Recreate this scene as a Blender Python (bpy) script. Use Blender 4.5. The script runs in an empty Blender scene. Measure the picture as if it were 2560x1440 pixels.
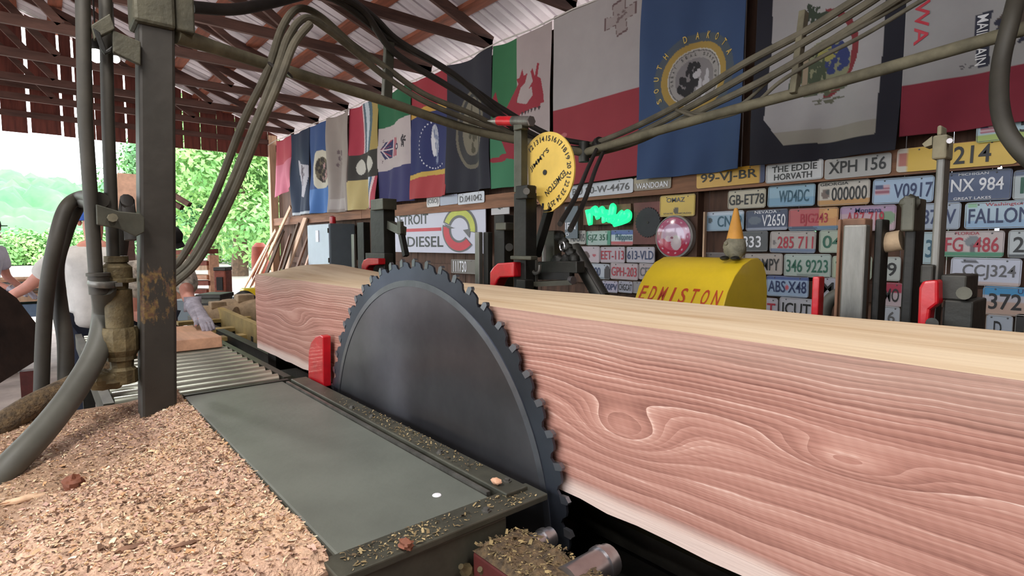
import bpy, bmesh, math, random
import numpy as np
from mathutils import Vector, Matrix, noise
random.seed(7); np.random.seed(7)
S = bpy.context.scene
COL = S.collection

# ------------------------------------------------------------------ camera, sky, exposure
HC = 1.50                      # eye height above the floor
FPX = 1380.0                   # focal length in pixels of the 2560 px wide frame
YAW = math.radians(49.5)       # camera heading, from the back wall (+Y) towards the open gable (-X)
PITCH = math.atan(108.0 / FPX)
cd = bpy.data.cameras.new('camera'); cam = bpy.data.objects.new('camera', cd); COL.objects.link(cam)
cd.sensor_width = 36.0; cd.lens = 36.0 * FPX / 2560.0; cd.clip_end = 600; cd.clip_start = 0.02
cam.location = (0, 0, HC); cam.rotation_euler = (math.pi / 2 - PITCH, 0, YAW)
S.camera = cam
W = bpy.data.worlds.new('sky'); S.world = W; W.use_nodes = True
nt = W.node_tree; bgn = nt.nodes['Background']
tc = nt.nodes.new('ShaderNodeTexCoord'); nz = nt.nodes.new('ShaderNodeTexNoise'); cr = nt.nodes.new('ShaderNodeValToRGB')
nz.inputs['Scale'].default_value = 2.2; nz.inputs['Detail'].default_value = 4
cr.color_ramp.elements[0].position = .35; cr.color_ramp.elements[0].color = (.80, .88, 1.0, 1)
cr.color_ramp.elements[1].position = .7; cr.color_ramp.elements[1].color = (1, 1, 1, 1)
nt.links.new(tc.outputs['Generated'], nz.inputs['Vector']); nt.links.new(nz.outputs['Fac'], cr.inputs['Fac'])
nt.links.new(cr.outputs['Color'], bgn.inputs['Color'])
bgn.inputs['Strength'].default_value = 6.5
S.view_settings.view_transform = 'Standard'; S.view_settings.look = 'None'
S.view_settings.exposure = 0.0; S.view_settings.gamma = 1.0; S.view_settings.use_curve_mapping = False

# ------------------------------------------------------------------ helpers
_F = Vector((-math.sin(YAW) * math.cos(PITCH), math.cos(YAW) * math.cos(PITCH), -math.sin(PITCH)))
_R = Vector((math.cos(YAW), math.sin(YAW), 0)); _U = _R.cross(_F)
C0 = Vector((0, 0, HC))
def ray(px, py): return _F + _R * ((px - 1280) / FPX) - _U * ((py - 720) / FPX)
def at_y(px, py, Y): d = ray(px, py); return C0 + d * (Y / d.y)
def at_x(px, py, X): d = ray(px, py); return C0 + d * (X / d.x)
def at_z(px, py, Z): d = ray(px, py); return C0 + d * ((Z - HC) / d.z)
def at_d(px, py, D): return C0 + ray(px, py) * D
def lin(c):
    if isinstance(c, str):
        c = c.lstrip('#'); c = [int(c[i:i + 2], 16) / 255 for i in (0, 2, 4)]
        return tuple(v / 12.92 if v <= .04045 else ((v + .055) / 1.055) ** 2.4 for v in c)
    return tuple(c)
MATS = {}
def mat(name, color, rough=.6, metal=0., var=.25, scale=8., bump=.0, bscale=None, spec=.5, stretch=None, color2=None, emit=None, coat=0., attr=False, lo=.35, hi=.65):
    m = bpy.data.materials.new(name); m.use_nodes = True; t = m.node_tree; b = t.nodes['Principled BSDF']
    L = t.links.new; N = t.nodes.new
    c = lin(color)
    co = N('ShaderNodeTexCoord'); mp = N('ShaderNodeMapping'); L(co.outputs['Object'], mp.inputs['Vector'])
    if stretch: mp.inputs['Scale'].default_value = stretch
    n = N('ShaderNodeTexNoise'); n.inputs['Scale'].default_value = scale; n.inputs['Detail'].default_value = 6; n.inputs['Roughness'].default_value = .62
    L(mp.outputs['Vector'], n.inputs['Vector'])
    r = N('ShaderNodeValToRGB'); r.color_ramp.elements[0].position = lo; r.color_ramp.elements[1].position = hi
    c2 = lin(color2) if color2 else tuple(v * (1 - var) for v in c)
    c1 = c if color2 else tuple(min(1, v * (1 + var * .6)) for v in c)
    r.color_ramp.elements[0].color = (*c2, 1); r.color_ramp.elements[1].color = (*c1, 1)
    L(n.outputs['Fac'], r.inputs['Fac'])
    out = r.outputs['Color']
    if attr:
        a = N('ShaderNodeAttribute'); a.attribute_name = 'Col'
        mx = N('ShaderNodeMix'); mx.data_type = 'RGBA'; mx.blend_type = 'MULTIPLY'; mx.inputs[0].default_value = var
        L(a.outputs['Color'], mx.inputs[6]); L(r.outputs['Color'], mx.inputs[7]); out = mx.outputs[2]
    L(out, b.inputs['Base Color'])
    b.inputs['Roughness'].default_value = rough; b.inputs['Metallic'].default_value = metal
    b.inputs['Specular IOR Level'].default_value = spec; b.inputs['Coat Weight'].default_value = coat
    if bump:
        n2 = N('ShaderNodeTexNoise'); n2.inputs['Scale'].default_value = bscale or scale * 4; n2.inputs['Detail'].default_value = 4
        L(mp.outputs['Vector'], n2.inputs['Vector'])
        bp = N('ShaderNodeBump'); bp.inputs['Strength'].default_value = min(1, bump); bp.inputs['Distance'].default_value = .01
        L(n2.outputs['Fac'], bp.inputs['Height']); L(bp.outputs['Normal'], b.inputs['Normal'])
    if emit:
        b.inputs['Emission Color'].default_value = (*lin(emit[0]), 1); b.inputs['Emission Strength'].default_value = emit[1]
    MATS[name] = m; return m

WL = {}
def bez(pts, n=10):
    """smooth Catmull-Rom path through pts"""
    P = [Vector(p) for p in pts]
    if len(P) < 3: return P
    P = [P[0] * 2 - P[1]] + P + [P[-1] * 2 - P[-2]]; out = []
    for i in range(1, len(P) - 2):
        a, b, c, d = P[i - 1:i + 3]
        for k in range(n):
            t = k / n
            out.append(.5 * ((2 * b) + (c - a) * t + (2 * a - 5 * b + 4 * c - d) * t * t + (3 * b - a - 3 * c + d) * t ** 3))
    out.append(P[-2]); return out
class MB:
    def __init__(s): s.v = []; s.f = []; s.m = []; s.mi = 0
    def add(s, vs, fs):
        o = len(s.v); s.v += [Vector(p) for p in vs]; s.f += [[i + o for i in f] for f in fs]; s.m += [s.mi] * len(fs); return s
    def box(s, c, size, rot=None):
        x, y, z = (v / 2 for v in size); vs = [Vector(p) for p in ((-x, -y, -z), (x, -y, -z), (x, y, -z), (-x, y, -z), (-x, -y, z), (x, -y, z), (x, y, z), (-x, y, z))]
        if rot is not None: vs = [rot @ p for p in vs]
        c = Vector(c)
        return s.add([p + c for p in vs], [(3, 2, 1, 0), (4, 5, 6, 7), (0, 1, 5, 4), (1, 2, 6, 5), (2, 3, 7, 6), (3, 0, 4, 7)])
    def bb(s, a, b): a = Vector(a); b = Vector(b); return s.box((a + b) / 2, [abs(q) for q in (b - a)])
    def bar(s, p0, p1, w, h, up=(0, 0, 1)):
        p0 = Vector(p0); p1 = Vector(p1); d = (p1 - p0); L = d.length; d.normalize()
        sd = d.cross(Vector(up)); 
        if sd.length < 1e-4: sd = d.cross(Vector((1, 0, 0)))
        sd.normalize(); u = sd.cross(d)
        return s.box((p0 + p1) / 2, (L, w, h), Matrix((d, sd, u)).transposed())
    def tube(s, pts, r, n=10, cap=True):
        P = [Vector(p) for p in pts]; k = len(P)
        R = r if isinstance(r, (list, tuple)) else [r] * k
        T = [(P[min(i + 1, k - 1)] - P[max(i - 1, 0)]).normalized() for i in range(k)]
        a = T[0].cross(Vector((0, 0, 1)))
        if a.length < 1e-3: a = T[0].cross(Vector((1, 0, 0)))
        a.normalize(); vs = []
        for i in range(k):
            a = (a - T[i] * a.dot(T[i])).normalized(); b = T[i].cross(a)
            vs += [P[i] + (a * math.cos(2 * math.pi * j / n) + b * math.sin(2 * math.pi * j / n)) * R[i] for j in range(n)]
        fs = [(i * n + j, i * n + (j + 1) % n, (i + 1) * n + (j + 1) % n, (i + 1) * n + j) for i in range(k - 1) for j in range(n)]
        if cap: fs += [tuple(range(n - 1, -1, -1)), tuple((k - 1) * n + j for j in range(n))]
        return s.add(vs, fs)
    def cyl(s, p0, p1, r, r2=None, n=16): return s.tube([p0, p1], [r, r if r2 is None else r2], n)
    def prism(s, poly, ext):
        P = [Vector(p) for p in poly]; e = Vector(ext); n = len(P)
        nrm = Vector((0, 0, 0))
        for i in range(n): nrm += P[i].cross(P[(i + 1) % n])
        if nrm.dot(e) > 0: P.reverse()
        return s.add(P + [p + e for p in P], [tuple(range(n)), tuple(range(2 * n - 1, n - 1, -1))] + [(i, i + n, (i + 1) % n + n, (i + 1) % n) for i in range(n)])
    def lathe(s, c, prof, n=20, axis=(0, 0, 1)):
        c = Vector(c); ax = Vector(axis).normalized(); a = ax.orthogonal().normalized(); b = ax.cross(a)
        vs = [c + ax * h + (a * math.cos(2 * math.pi * j / n) + b * math.sin(2 * math.pi * j / n)) * max(r, 1e-4) for r, h in prof for j in range(n)]
        k = len(prof)
        fs = [(i * n + j, i * n + (j + 1) % n, (i + 1) * n + (j + 1) % n, (i + 1) * n + j) for i in range(k - 1) for j in range(n)]
        fs += [tuple(range(n - 1, -1, -1)), tuple((k - 1) * n + j for j in range(n))]
        return s.add(vs, fs)
    def blob(s, c, r, seed=0, amp=.15, sc=2., n=14, q=(1, 1, 1)):
        c = Vector(c); vs = []; fs = []
        for i in range(n + 1):
            th = math.pi * i / n
            for j in range(2 * n):
                ph = math.pi * j / n; d = Vector((math.sin(th) * math.cos(ph), math.sin(th) * math.sin(ph), math.cos(th)))
                k = r * (1 + amp * noise.noise(d * sc + Vector((seed * 3.1, seed, 0))))
                vs.append(c + Vector((d.x * q[0], d.y * q[1], d.z * q[2])) * k)
        for i in range(n):
            for j in range(2 * n): fs.append((i * 2 * n + j, (i + 1) * 2 * n + j, (i + 1) * 2 * n + (j + 1) % (2 * n), i * 2 * n + (j + 1) % (2 * n)))
        return s.add(vs, fs)
    def build(s, name, m, parent=None, smooth=True, bevel=0, origin=None, col=None, angle=35, flat=False):
        if origin is None:
            xs = [p.x for p in s.v]; ys = [p.y for p in s.v]; zs = [p.z for p in s.v]
            origin = Vector(((min(xs) + max(xs)) / 2, (min(ys) + max(ys)) / 2, min(zs)))
        origin = Vector(origin)
        me = bpy.data.meshes.new(name); me.from_pydata([p - origin for p in s.v], [], s.f)
        for q in (m if isinstance(m, (list, tuple)) else [m]): me.materials.append(MATS[q] if isinstance(q, str) else q)
        if any(s.m): me.polygons.foreach_set('material_index', s.m)
        if col is not None:
            at = me.color_attributes.new('Col', 'FLOAT_COLOR', 'POINT')
            c4 = np.ones((len(s.v), 4), np.float32); c4[:, :3] = col; at.data.foreach_set('color', c4.ravel())
        if smooth and not flat:
            me.polygons.foreach_set('use_smooth', [True] * len(me.polygons)); me.set_sharp_from_angle(angle=math.radians(angle))
        me.update()
        o = bpy.data.objects.new(name, me); COL.objects.link(o); WL[o.name] = origin
        if parent is not None: o.parent = parent; o.location = origin - WL[parent.name]
        else: o.location = origin
        if bevel:
            b = o.modifiers.new('bevel', 'BEVEL'); b.width = bevel; b.segments = 2; b.limit_method = 'ANGLE'; b.angle_limit = math.radians(40)
        return o
def inst(src, name, wloc, parent=None, rot=None):
    o = bpy.data.objects.new(name, src.data); COL.objects.link(o); wloc = Vector(wloc); WL[o.name] = wloc
    for md in src.modifiers:
        q = o.modifiers.new(md.name, md.type)
        if md.type == 'BEVEL': q.width = md.width; q.segments = 2; q.limit_method = 'ANGLE'; q.angle_limit = md.angle_limit
    if parent is not None: o.parent = parent; o.location = wloc - WL[parent.name]
    else: o.location = wloc
    if rot: o.rotation_euler = rot
    return o
def tag(o, label, cat, group=None):
    o['label'] = label; o['category'] = cat
    if group: o['group'] = group
    return o
def thing(name, loc, label, cat, group=None):
    o = bpy.data.objects.new(name, None); COL.objects.link(o); o.location = loc; o.empty_display_size = .1; WL[o.name] = Vector(loc)
    return tag(o, label, cat, group)
def struct(o): o['kind'] = 'structure'; return o
def sroot(name, loc=(0, 0, 0)):
    o = bpy.data.objects.new(name, None); COL.objects.link(o); o.location = loc; WL[o.name] = Vector(loc); return struct(o)
_TX = {}
def text_geo(s):
    if s not in _TX:
        cu = bpy.data.curves.new('t', 'FONT'); cu.body = s; cu.resolution_u = 3; cu.offset = .012
        ob = bpy.data.objects.new('t', cu); me = bpy.data.meshes.new_from_object(ob)
        V = [v.co.copy() for v in me.vertices]; Fc = [list(p.vertices) for p in me.polygons]
        bpy.data.objects.remove(ob); bpy.data.curves.remove(cu); bpy.data.meshes.remove(me)
        x0 = min(v.x for v in V); x1 = max(v.x for v in V); y0 = min(v.y for v in V); y1 = max(v.y for v in V)
        _TX[s] = ([((v.x - x0) / max(1e-6, x1 - x0), (v.y - y0) / max(1e-6, y1 - y0)) for v in V], Fc)
    return _TX[s]
def text_part(parent, s, m, fn, name='lettering'):
    """lay a string through fn(u, v) -> world point, u, v in 0..1"""
    V, Fc = text_geo(s); b = MB(); b.add([fn(u, v) for u, v in V], Fc)
    return b.build(name, m, parent, smooth=False)

# ------------------------------------------------------------------ materials
mat('wood_face', '#b98a80', .75)            # replaced below by a real grain
mat('sapwood', '#d4bfa3', .6, var=.22, scale=2.2, stretch=(.5, 7, 7), bump=.12, color2='#b89a78', lo=.3, hi=.6)
mat('end_grain', '#b98d72', .8, var=.3, scale=10)
mat('red_wood', '#8a4a3a', .7, var=.35, scale=3, stretch=(.4, 5, 5), bump=.2)
mat('board_pale', '#d8b494', .7, var=.25, scale=3, stretch=(5, 5, .6), bump=.2)
mat('board_brown', '#7a5844', .75, var=.35, scale=3, stretch=(5, 5, .6), bump=.2)
mat('fresh_board', '#d3a283', .6, var=.2, scale=2.5, stretch=(1, 6, 6))
mat('purlin', '#8c4f38', .75, var=.4, scale=2.5, stretch=(.5, 5, 5), bump=.25)
mat('truss', '#5e433b', .8, var=.45, scale=2.5, stretch=(4, .6, 4), bump=.25)
mat('gable_board', '#6e3b31', .8, var=.4, scale=3, stretch=(5, 5, .5), bump=.25)
mat('wall_board', '#5a4032', .8, var=.5, scale=3, stretch=(5, 5, .5), bump=.3)
mat('ledge', '#8a6148', .75, var=.35, scale=3, stretch=(.5, 5, 5), bump=.2)
mat('tin', '#d4cdd4', .5, metal=.15, var=.2, scale=1.6, stretch=(1, .5, 1))
mat('concrete', '#a3958c', .9, var=.3, scale=2.5, bump=.2)
mat('gravel', '#b3aaa0', .95, var=.3, scale=1.5, bump=.3)
mat('pole_grey', '#433f37', .55, metal=.25, var=.25, scale=6, bump=.12, color2='#35322d')
mat('pole_rust', '#55524b', .6, metal=.2, scale=5, bump=.2, color2='#46413b')
mat('rust_paint', '#a07b3c', .75, var=.5, scale=30, bump=.4, color2='#6a4a30')
mat('pipe_dust', '#6c6653', .8, var=.35, scale=9, bump=.2)
mat('hose_dust', '#5f594b', .8, var=.4, scale=7, bump=.15)
mat('hose_black', '#2c2825', .6, var=.4, scale=7, bump=.1)
mat('hose_grey', '#504f48', .55, var=.2, scale=5, bump=.08)
mat('rubber', '#3a362f', .6, var=.35, scale=5, bump=.05)
mat('brass_dirty', '#675a3e', .65, metal=.35, var=.5, scale=18, bump=.4)
mat('steel_dark', '#33322e', .5, metal=.5, var=.4, scale=9, bump=.15)
mat('steel_olive', '#4c4b41', .5, metal=.4, var=.35, scale=7, bump=.15)
mat('steel_black', '#1f1e1b', .55, metal=.35, var=.5, scale=9, bump=.15)
mat('steel_worn', '#6b6964', .4, metal=.6, var=.35, scale=5, stretch=(4, 4, .7), bump=.1)
mat('steel_bright', '#a5a3a6', .28, metal=.9, var=.2, scale=12)
mat('belt', '#60645d', .5, var=.18, scale=3.5, bump=.08, bscale=40)
mat('roller', '#c4c8ba', .3, metal=.75, var=.3, scale=6, stretch=(6, .6, 6))
mat('red_paint', '#b5121f', .35, var=.2, scale=14, bump=.08, coat=.3)
mat('maroon', '#56201d', .6, var=.4, scale=9, bump=.2)
mat('yellow_paint', '#ecc92c', .4, var=.08, scale=4, coat=.2)
mat('dial_yellow', '#cfae52', .5, var=.12, scale=8)
mat('sawdust', '#e0bd98', .95, var=.4, scale=45, bump=1., bscale=120, color2='#a87c58')
mat('dust_dark', '#6e5a40', .95, var=.5, scale=50, bump=1., bscale=120, color2='#41362a')
mat('chip', '#ffffff', .9, var=.35, scale=60, attr=True)
mat('cloth', '#ffffff', .85, var=.25, scale=5, attr=True, bump=.06, bscale=220)
mat('plate', '#ffffff', .38, var=.18, scale=9, attr=True)
mat('plate_rim', '#b8b6b4', .4, metal=.3, var=.2)
for k, c in dict(ink_black='#1c1b1c', ink_navy='#24345f', ink_red='#a8283a', ink_green='#1f5d48', ink_white='#e4e4ea', ink_grey='#5b5a5c', ink_orange='#c2451c', ink_teal='#28566a').items():
    mat(k, c, .5, var=.12)
mat('cabinet', '#aebccb', .45, var=.06, scale=3)
mat('cabinet_dark', '#5f6a70', .5, var=.12, scale=3)
mat('vinyl', '#ffffff', .5, var=.08, attr=True)
mat('banner_red', '#c02038', .5, var=.1)
mat('clock_glass', '#ffffff', .12, var=.1, attr=True, coat=.6)
mat('neon', '#20c070', .3, emit=('#26ec9a', 1.1))
mat('lamp_glow', '#ffffff', .3, emit=('#fffaf0', 30.))
mat('board_maroon', '#744844', .7, var=.3, scale=4)
mat('disc_black', '#2b2c30', .6, metal=.2, var=.25)
mat('stone', '#8b8672', .85, var=.3, scale=25, bump=.4)
mat('gnome_hat', '#d9993f', .6, var=.15)
mat('skin', '#c98a78', .55, var=.12, scale=12)
mat('shirt_white', '#cfcbc6', .9, var=.18, scale=5, bump=.2, bscale=25)
mat('shirt_pale', '#c8c8d8', .9, var=.15, scale=5)
mat('shirt_plaid', '#b8b0a4', .9, var=.6, scale=22)
mat('jeans', '#34507f', .9, var=.4, scale=12, bump=.2)
mat('jeans_dark', '#1e2434', .9, var=.4, scale=12)
mat('glove', '#a9a4b0', .9, var=.3, scale=20, bump=.3)
mat('leather', '#7a4630', .7, var=.3, scale=12)
mat('cap_blue', '#2b55a8', .8, var=.2)
mat('cap_black', '#1b1a1b', .8, var=.2)
mat('leaf_bright', '#a0ca74', .6, var=.45, scale=.6, color2='#5f9a50')
mat('leaf_mid', '#86b870', .6, var=.45, scale=.4, color2='#4a8254')
mat('leaf_far', '#6a9a62', .95, var=.4, scale=.16, color2='#467550', lo=.3, hi=.7)
mat('bark', '#5a4636', .9, var=.4, scale=6, bump=.3)
mat('rust_red', '#8d3b25', .7, var=.4, scale=3)
mat('shaded_timber', '#1c120d', 1., spec=.1, var=.5, scale=6, bump=.4)  # near-black colour stands in for the shade on the log offcut
mat('cant_grey', '#6b665d', .8, var=.3, scale=4)
mat('tarp', '#6f86a0', .6, var=.2)
mat('motor_dust', '#a58f74', .9, var=.35, scale=9, bump=.3)
mat('beam_yellow', '#a68f58', .75, var=.3, scale=5)
mat('dark_hole', '#0c0b0a', .9, var=.2)
for k in ('leaf_bright', 'leaf_mid'):
    b = MATS[k].node_tree.nodes['Principled BSDF']; b.inputs['Subsurface Weight'].default_value = 0
def grain_material():
    m = bpy.data.materials.new('wood_face_grain'); m.use_nodes = True; t = m.node_tree; N = t.nodes.new; L = t.links.new; b = t.nodes['Principled BSDF']
    g = N('ShaderNodeNewGeometry'); sp = N('ShaderNodeSeparateXYZ'); L(g.outputs['Position'], sp.inputs[0])
    x, z = sp.outputs['X'], sp.outputs['Z']
    def M(op, a, c=None, d=None):
        n = N('ShaderNodeMath'); n.operation = op
        for i, q in enumerate((a, c, d)):
            if q is None: continue
            if isinstance(q, (int, float)): n.inputs[i].default_value = q
            else: L(q, n.inputs[i])
        return n.outputs[0]
    def NOI(sx, sz, det=4, seed=0):
        cb = N('ShaderNodeCombineXYZ'); L(M('MULTIPLY', x, sx), cb.inputs[0]); L(M('MULTIPLY', z, sz), cb.inputs[1]); cb.inputs[2].default_value = seed
        n = N('ShaderNodeTexNoise'); n.inputs['Scale'].default_value = 1; n.inputs['Detail'].default_value = det; L(cb.outputs[0], n.inputs['Vector']); return n.outputs['Fac']
    fld = M('ADD', z, M('MULTIPLY', M('SUBTRACT', NOI(.9, 2.6, 2, 1), .5), .11))
    fld = M('ADD', fld, M('MULTIPLY', M('SUBTRACT', NOI(6, 9, 3, 4), .5), .016))
    for (kx, kz, sx, sz, A) in KNOTS:
        e = M('ADD', M('POWER', M('ABSOLUTE', M('MULTIPLY', M('SUBTRACT', x, kx), 1 / sx)), 2.), M('POWER', M('ABSOLUTE', M('MULTIPLY', M('SUBTRACT', z, kz), 1 / sz)), 2.))
        fld = M('ADD', fld, M('MULTIPLY', M('EXPONENT', M('MULTIPLY', e, -1.)), A))
    # ring width varies: dense lines near the top edge, broad ones in the middle
    def saw(f, ph):
        q = M('FRACT', M('ADD', M('MULTIPLY', fld, f), ph)); return M('SUBTRACT', M('MULTIPLY', M('POWER', q, 1.6), 2.), .85)
    rings = saw(92., 0.); broad = saw(27., .3)
    wmix = NOI(1.2, 7, 2, 9)
    up = N('ShaderNodeMapRange'); L(z, up.inputs[0]); up.inputs[1].default_value = LOG_B + .12; up.inputs[2].default_value = LOG_T - .08; up.inputs[3].default_value = .25; up.inputs[4].default_value = 1.
    rr = M('ADD', M('MULTIPLY', rings, M('MULTIPLY', up.outputs[0], M('ADD', wmix, .1))), M('MULTIPLY', broad, M('MULTIPLY_ADD', up.outputs[0], -.25, .52)))
    fib = NOI(5, 260, 4, 12)
    rr = M('ADD', rr, M('MULTIPLY', M('SUBTRACT', fib, .5), 1.3))
    blot = NOI(3., 14, 5, 41); rr = M('ADD', rr, M('MULTIPLY', M('SUBTRACT', blot, .5), 1.0))
    # faint arcs left by the saw teeth
    cxs = M('ADD', M('POWER', M('ABSOLUTE', M('SUBTRACT', M('FRACT', M('MULTIPLY', x, 6.)), .5)), 1.), 0.)
    rr = M('ADD', rr, M('MULTIPLY', M('SINE', M('ADD', M('MULTIPLY', x, 310.), M('MULTIPLY', z, 150.))), .05))
    rr = M('MULTIPLY_ADD', rr, .42, .5)
    cr = N('ShaderNodeValToRGB'); e = cr.color_ramp.elements
    e[0].position = .08; e[0].color = (*lin('#7a4f44'), 1); e[1].position = .92; e[1].color = (*lin('#dcbcae'), 1)
    q = cr.color_ramp.elements.new(.45); q.color = (*lin('#a87769'), 1); q = cr.color_ramp.elements.new(.72); q.color = (*lin('#bc8f80'), 1)
    L(rr, cr.inputs['Fac'])
    # grey-tan sap towards the top edge, pale strip along the waney bottom edge
    def mixc(fac, a, colr):
        mx = N('ShaderNodeMix'); mx.data_type = 'RGBA'; L(fac, mx.inputs[0]); L(a, mx.inputs[6]); mx.inputs[7].default_value = (*lin(colr), 1); return mx.outputs[2]
    zt = M('ADD', z, M('MULTIPLY', M('SUBTRACT', NOI(2.5, 6, 4, 21), .5), .10))
    def ramp(v, a, b2): n = N('ShaderNodeMapRange'); n.inputs[1].default_value = a; n.inputs[2].default_value = b2; L(v, n.inputs[0]); n.clamp = True; return n.outputs[0]
    c = mixc(M('MULTIPLY', ramp(zt, LOG_T - .09, LOG_T - .02), .45), cr.outputs['Color'], '#b3998a')
    zb = M('ADD', z, M('MULTIPLY', M('SUBTRACT', NOI(3.5, 3, 3, 33), .5), .035))
    c = mixc(M('MULTIPLY', ramp(zb, LOG_B + .05, LOG_B + .022), .85), c, '#d8c3b8')
    L(c, b.inputs['Base Color']); b.inputs['Roughness'].default_value = .7; b.inputs['Specular IOR Level'].default_value = .35
    bp = N('ShaderNodeBump'); bp.inputs['Strength'].default_value = .35; bp.inputs['Distance'].default_value = .004; L(rr, bp.inputs['Height']); L(bp.outputs['Normal'], b.inputs['Normal'])
    return m
# ------------------------------------------------------------------ the building
WY = 4.2; XG = -13.2; XE = 4.2; YR = -1.5; SL = .37
LOG_T = 1.333; LOG_B = .912; LOG_Y = .925
KNOTS = [(-.72, 1.10, .13, .055, .085), (-.30, 1.16, .11, .03, .05), (-2.70, 1.12, .22, .055, .06), (-3.25, 1.26, .35, .2, .07), (-1.9, 1.05, .5, .12, -.05), (.5, 1.1, .4, .08, .06)]
MATS['wood_face'] = grain_material()

fl = MB().add([(-14, -9, 0), (8, -9, 0), (8, 6, 0), (-14, 6, 0)], [(0, 1, 2, 3)]).build('floor', 'concrete', smooth=False, origin=(0, 0, 0)); struct(fl)
# yard beyond the gable and beside the shed
gb = MB()
gb.add([(-140, -90, -.02), (-14, -90, -.02), (-14, 90, -.02), (-140, 90, -.02), (60, -90, -.02), (60, -9, -.02), (-14, -9, -.02)], [(0, 1, 2, 3), (1, 4, 5, 6)])
gb.add([(-14, 6, -.02), (60, 6, -.02), (60, 90, -.02), (-14, 90, -.02), (8, -9, -.02), (60, -9, -.02), (8, 6, -.02)], [(0, 1, 2, 3), (4, 5, 1, 6)])
yd = gb.build('floor_yard', 'gravel', smooth=False, origin=(0, 0, 0)); struct(yd)

# ceiling: tin sheets over purlins over trusses
ceil = sroot('ceiling', (0, 0, 3.8))
def zt(y): return 3.955 + SL * (WY - y) if y >= YR else 3.955 + SL * (WY - YR) - SL * (YR - y)
def sheet(w, y0, y1):
    b = MB(); prof = []
    nr = 4; p = w / nr
    for k in range(nr):
        x = k * p; prof += [(x, 0), (x + p * .42, 0), (x + p * .47, .006), (x + p * .53, .006), (x + p * .58, 0), (x + p * .84, 0), (x + p * .88, .028), (x + p * .96, .028), (x + p, 0)]
    vs = []; n = len(prof)
    for y in (y0, y1):
        for x, h in prof: vs.append((x, y, zt(y) + .055 + h))
    return b.add(vs, [(i, i + 1, n + i + 1, n + i) for i in range(n - 1)])
first = {}
for side, (ya, yb) in enumerate(((WY + .55, YR), (YR, YR - (WY + .55 - YR)))):
    x = XG - .3
    while x < XE:
        if side not in first:
            first[side] = sheet(.92, ya, yb).build('roof_sheet', 'tin', ceil, origin=(0, 0, 3.8))
            first[side].location = Vector((x, 0, 0))
        else: inst(first[side], 'roof_sheet', (x, 0, 3.8), ceil)
        x += .915
for i in range(11):
    for sgn in ((1,) if i == 10 else (1, -1)):
        y = WY - .42 - .565 * i
        if sgn < 0: y = 2 * YR - y
        if y < -7.2: continue
        for k, (a, c) in enumerate(((XG - .3, -7.3), (-7.3, -1.95), (-1.95, XE))):
            MB().box(((a + c) / 2, y, zt(y) + .022), (c - a - .01, .18, .045)).build('purlin', 'purlin', ceil, smooth=False)
TX = [-11.94 + 1.335 * k for k in range(12)]
def truss_parts(x, par, base):
    def bar(name, p, q, h, m='truss', w=.045): 
        MB().bar((x, p[0], p[1]), (x, q[0], q[1]), w, h).build(name, m, par, smooth=False)
    bz = 3.85
    bar('bottom_chord', (WY - .02, bz), (YR, bz), .11)
    bar('bottom_chord', (YR, bz), (2 * YR - WY, bz), .11)
    rz = zt(YR) - .075
    for s in (1, -1):
        Y = lambda y: y if s > 0 else 2 * YR - y
        bar('top_chord', (Y(WY - .02), zt(WY) - .07), (Y(YR), rz), .12)
        bar('web', (Y(2.35), bz + .05), (Y(.35), zt(.35) - .12), .085)
        bar('web', (Y(.3), bz + .05), (Y(YR + .02), rz - .05), .085)
for x in TX:
    tr = bpy.data.objects.new('roof_truss', None); COL.objects.link(tr); tr.parent = ceil; WL[tr.name] = Vector((x, WY, 3.8)); tr.location = WL[tr.name] - WL[ceil.name]
    truss_parts(x, tr, None)

# gable end wall: vertical boards with daylight gaps, header open below
wl = sroot('wall_left', (XG, 0, 3.5))
gy = [-7.2 + .33 * k for k in range(21)] + [-.406, -.022, .435, .638, .925, 1.407, 1.75, 2.06, 2.376, 2.691, 3.003, 3.365, 3.70, 4.04, 4.25]
gap = {-.406: .03, -.022: .05, .435: .035, .638: .035, 1.407: .03, 2.376: .022, 2.691: .014, 3.003: .008, 3.365: .014, 4.04: .012}
for a, c in zip(gy, gy[1:]):
    if c - a < .05: continue
    g0 = gap.get(a, .008) / 2; g1 = gap.get(c, .008) / 2; a += g0; c -= g1
    zb = 3.49 + random.uniform(-.012, .012)
    MB().prism([(XG - .03, a, zb), (XG - .03, c, zb), (XG - .03, c, zt(c) + .03), (XG - .03, a, zt(a) + .03)], (.026, 0, 0)).build('board', 'gable_board', wl, smooth=False)
for z, h in ((3.80, .10), (4.30, .09), (4.85, .09), (5.4, .09)):
    y1 = min(WY, WY - (z + .1 - zt(WY)) / SL) if z > zt(WY) else WY
    MB().bb((XG - .003, 2 * YR - y1, z - h / 2), (XG + .045, y1, z + h / 2)).build('girt', 'truss', wl, smooth=False)
cp = MB().bb((XG - .08, WY - .16, 0), (XG + .08, WY, 3.95)).build('corner_post', 'board_pale', wl, smooth=False)  # pale board colour stands in for daylight on the post edge
MB().bb((XG - .08, -6.9, 0), (XG + .08, -6.74, 3.5)).build('gable_post', 'truss', wl, smooth=False)

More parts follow.
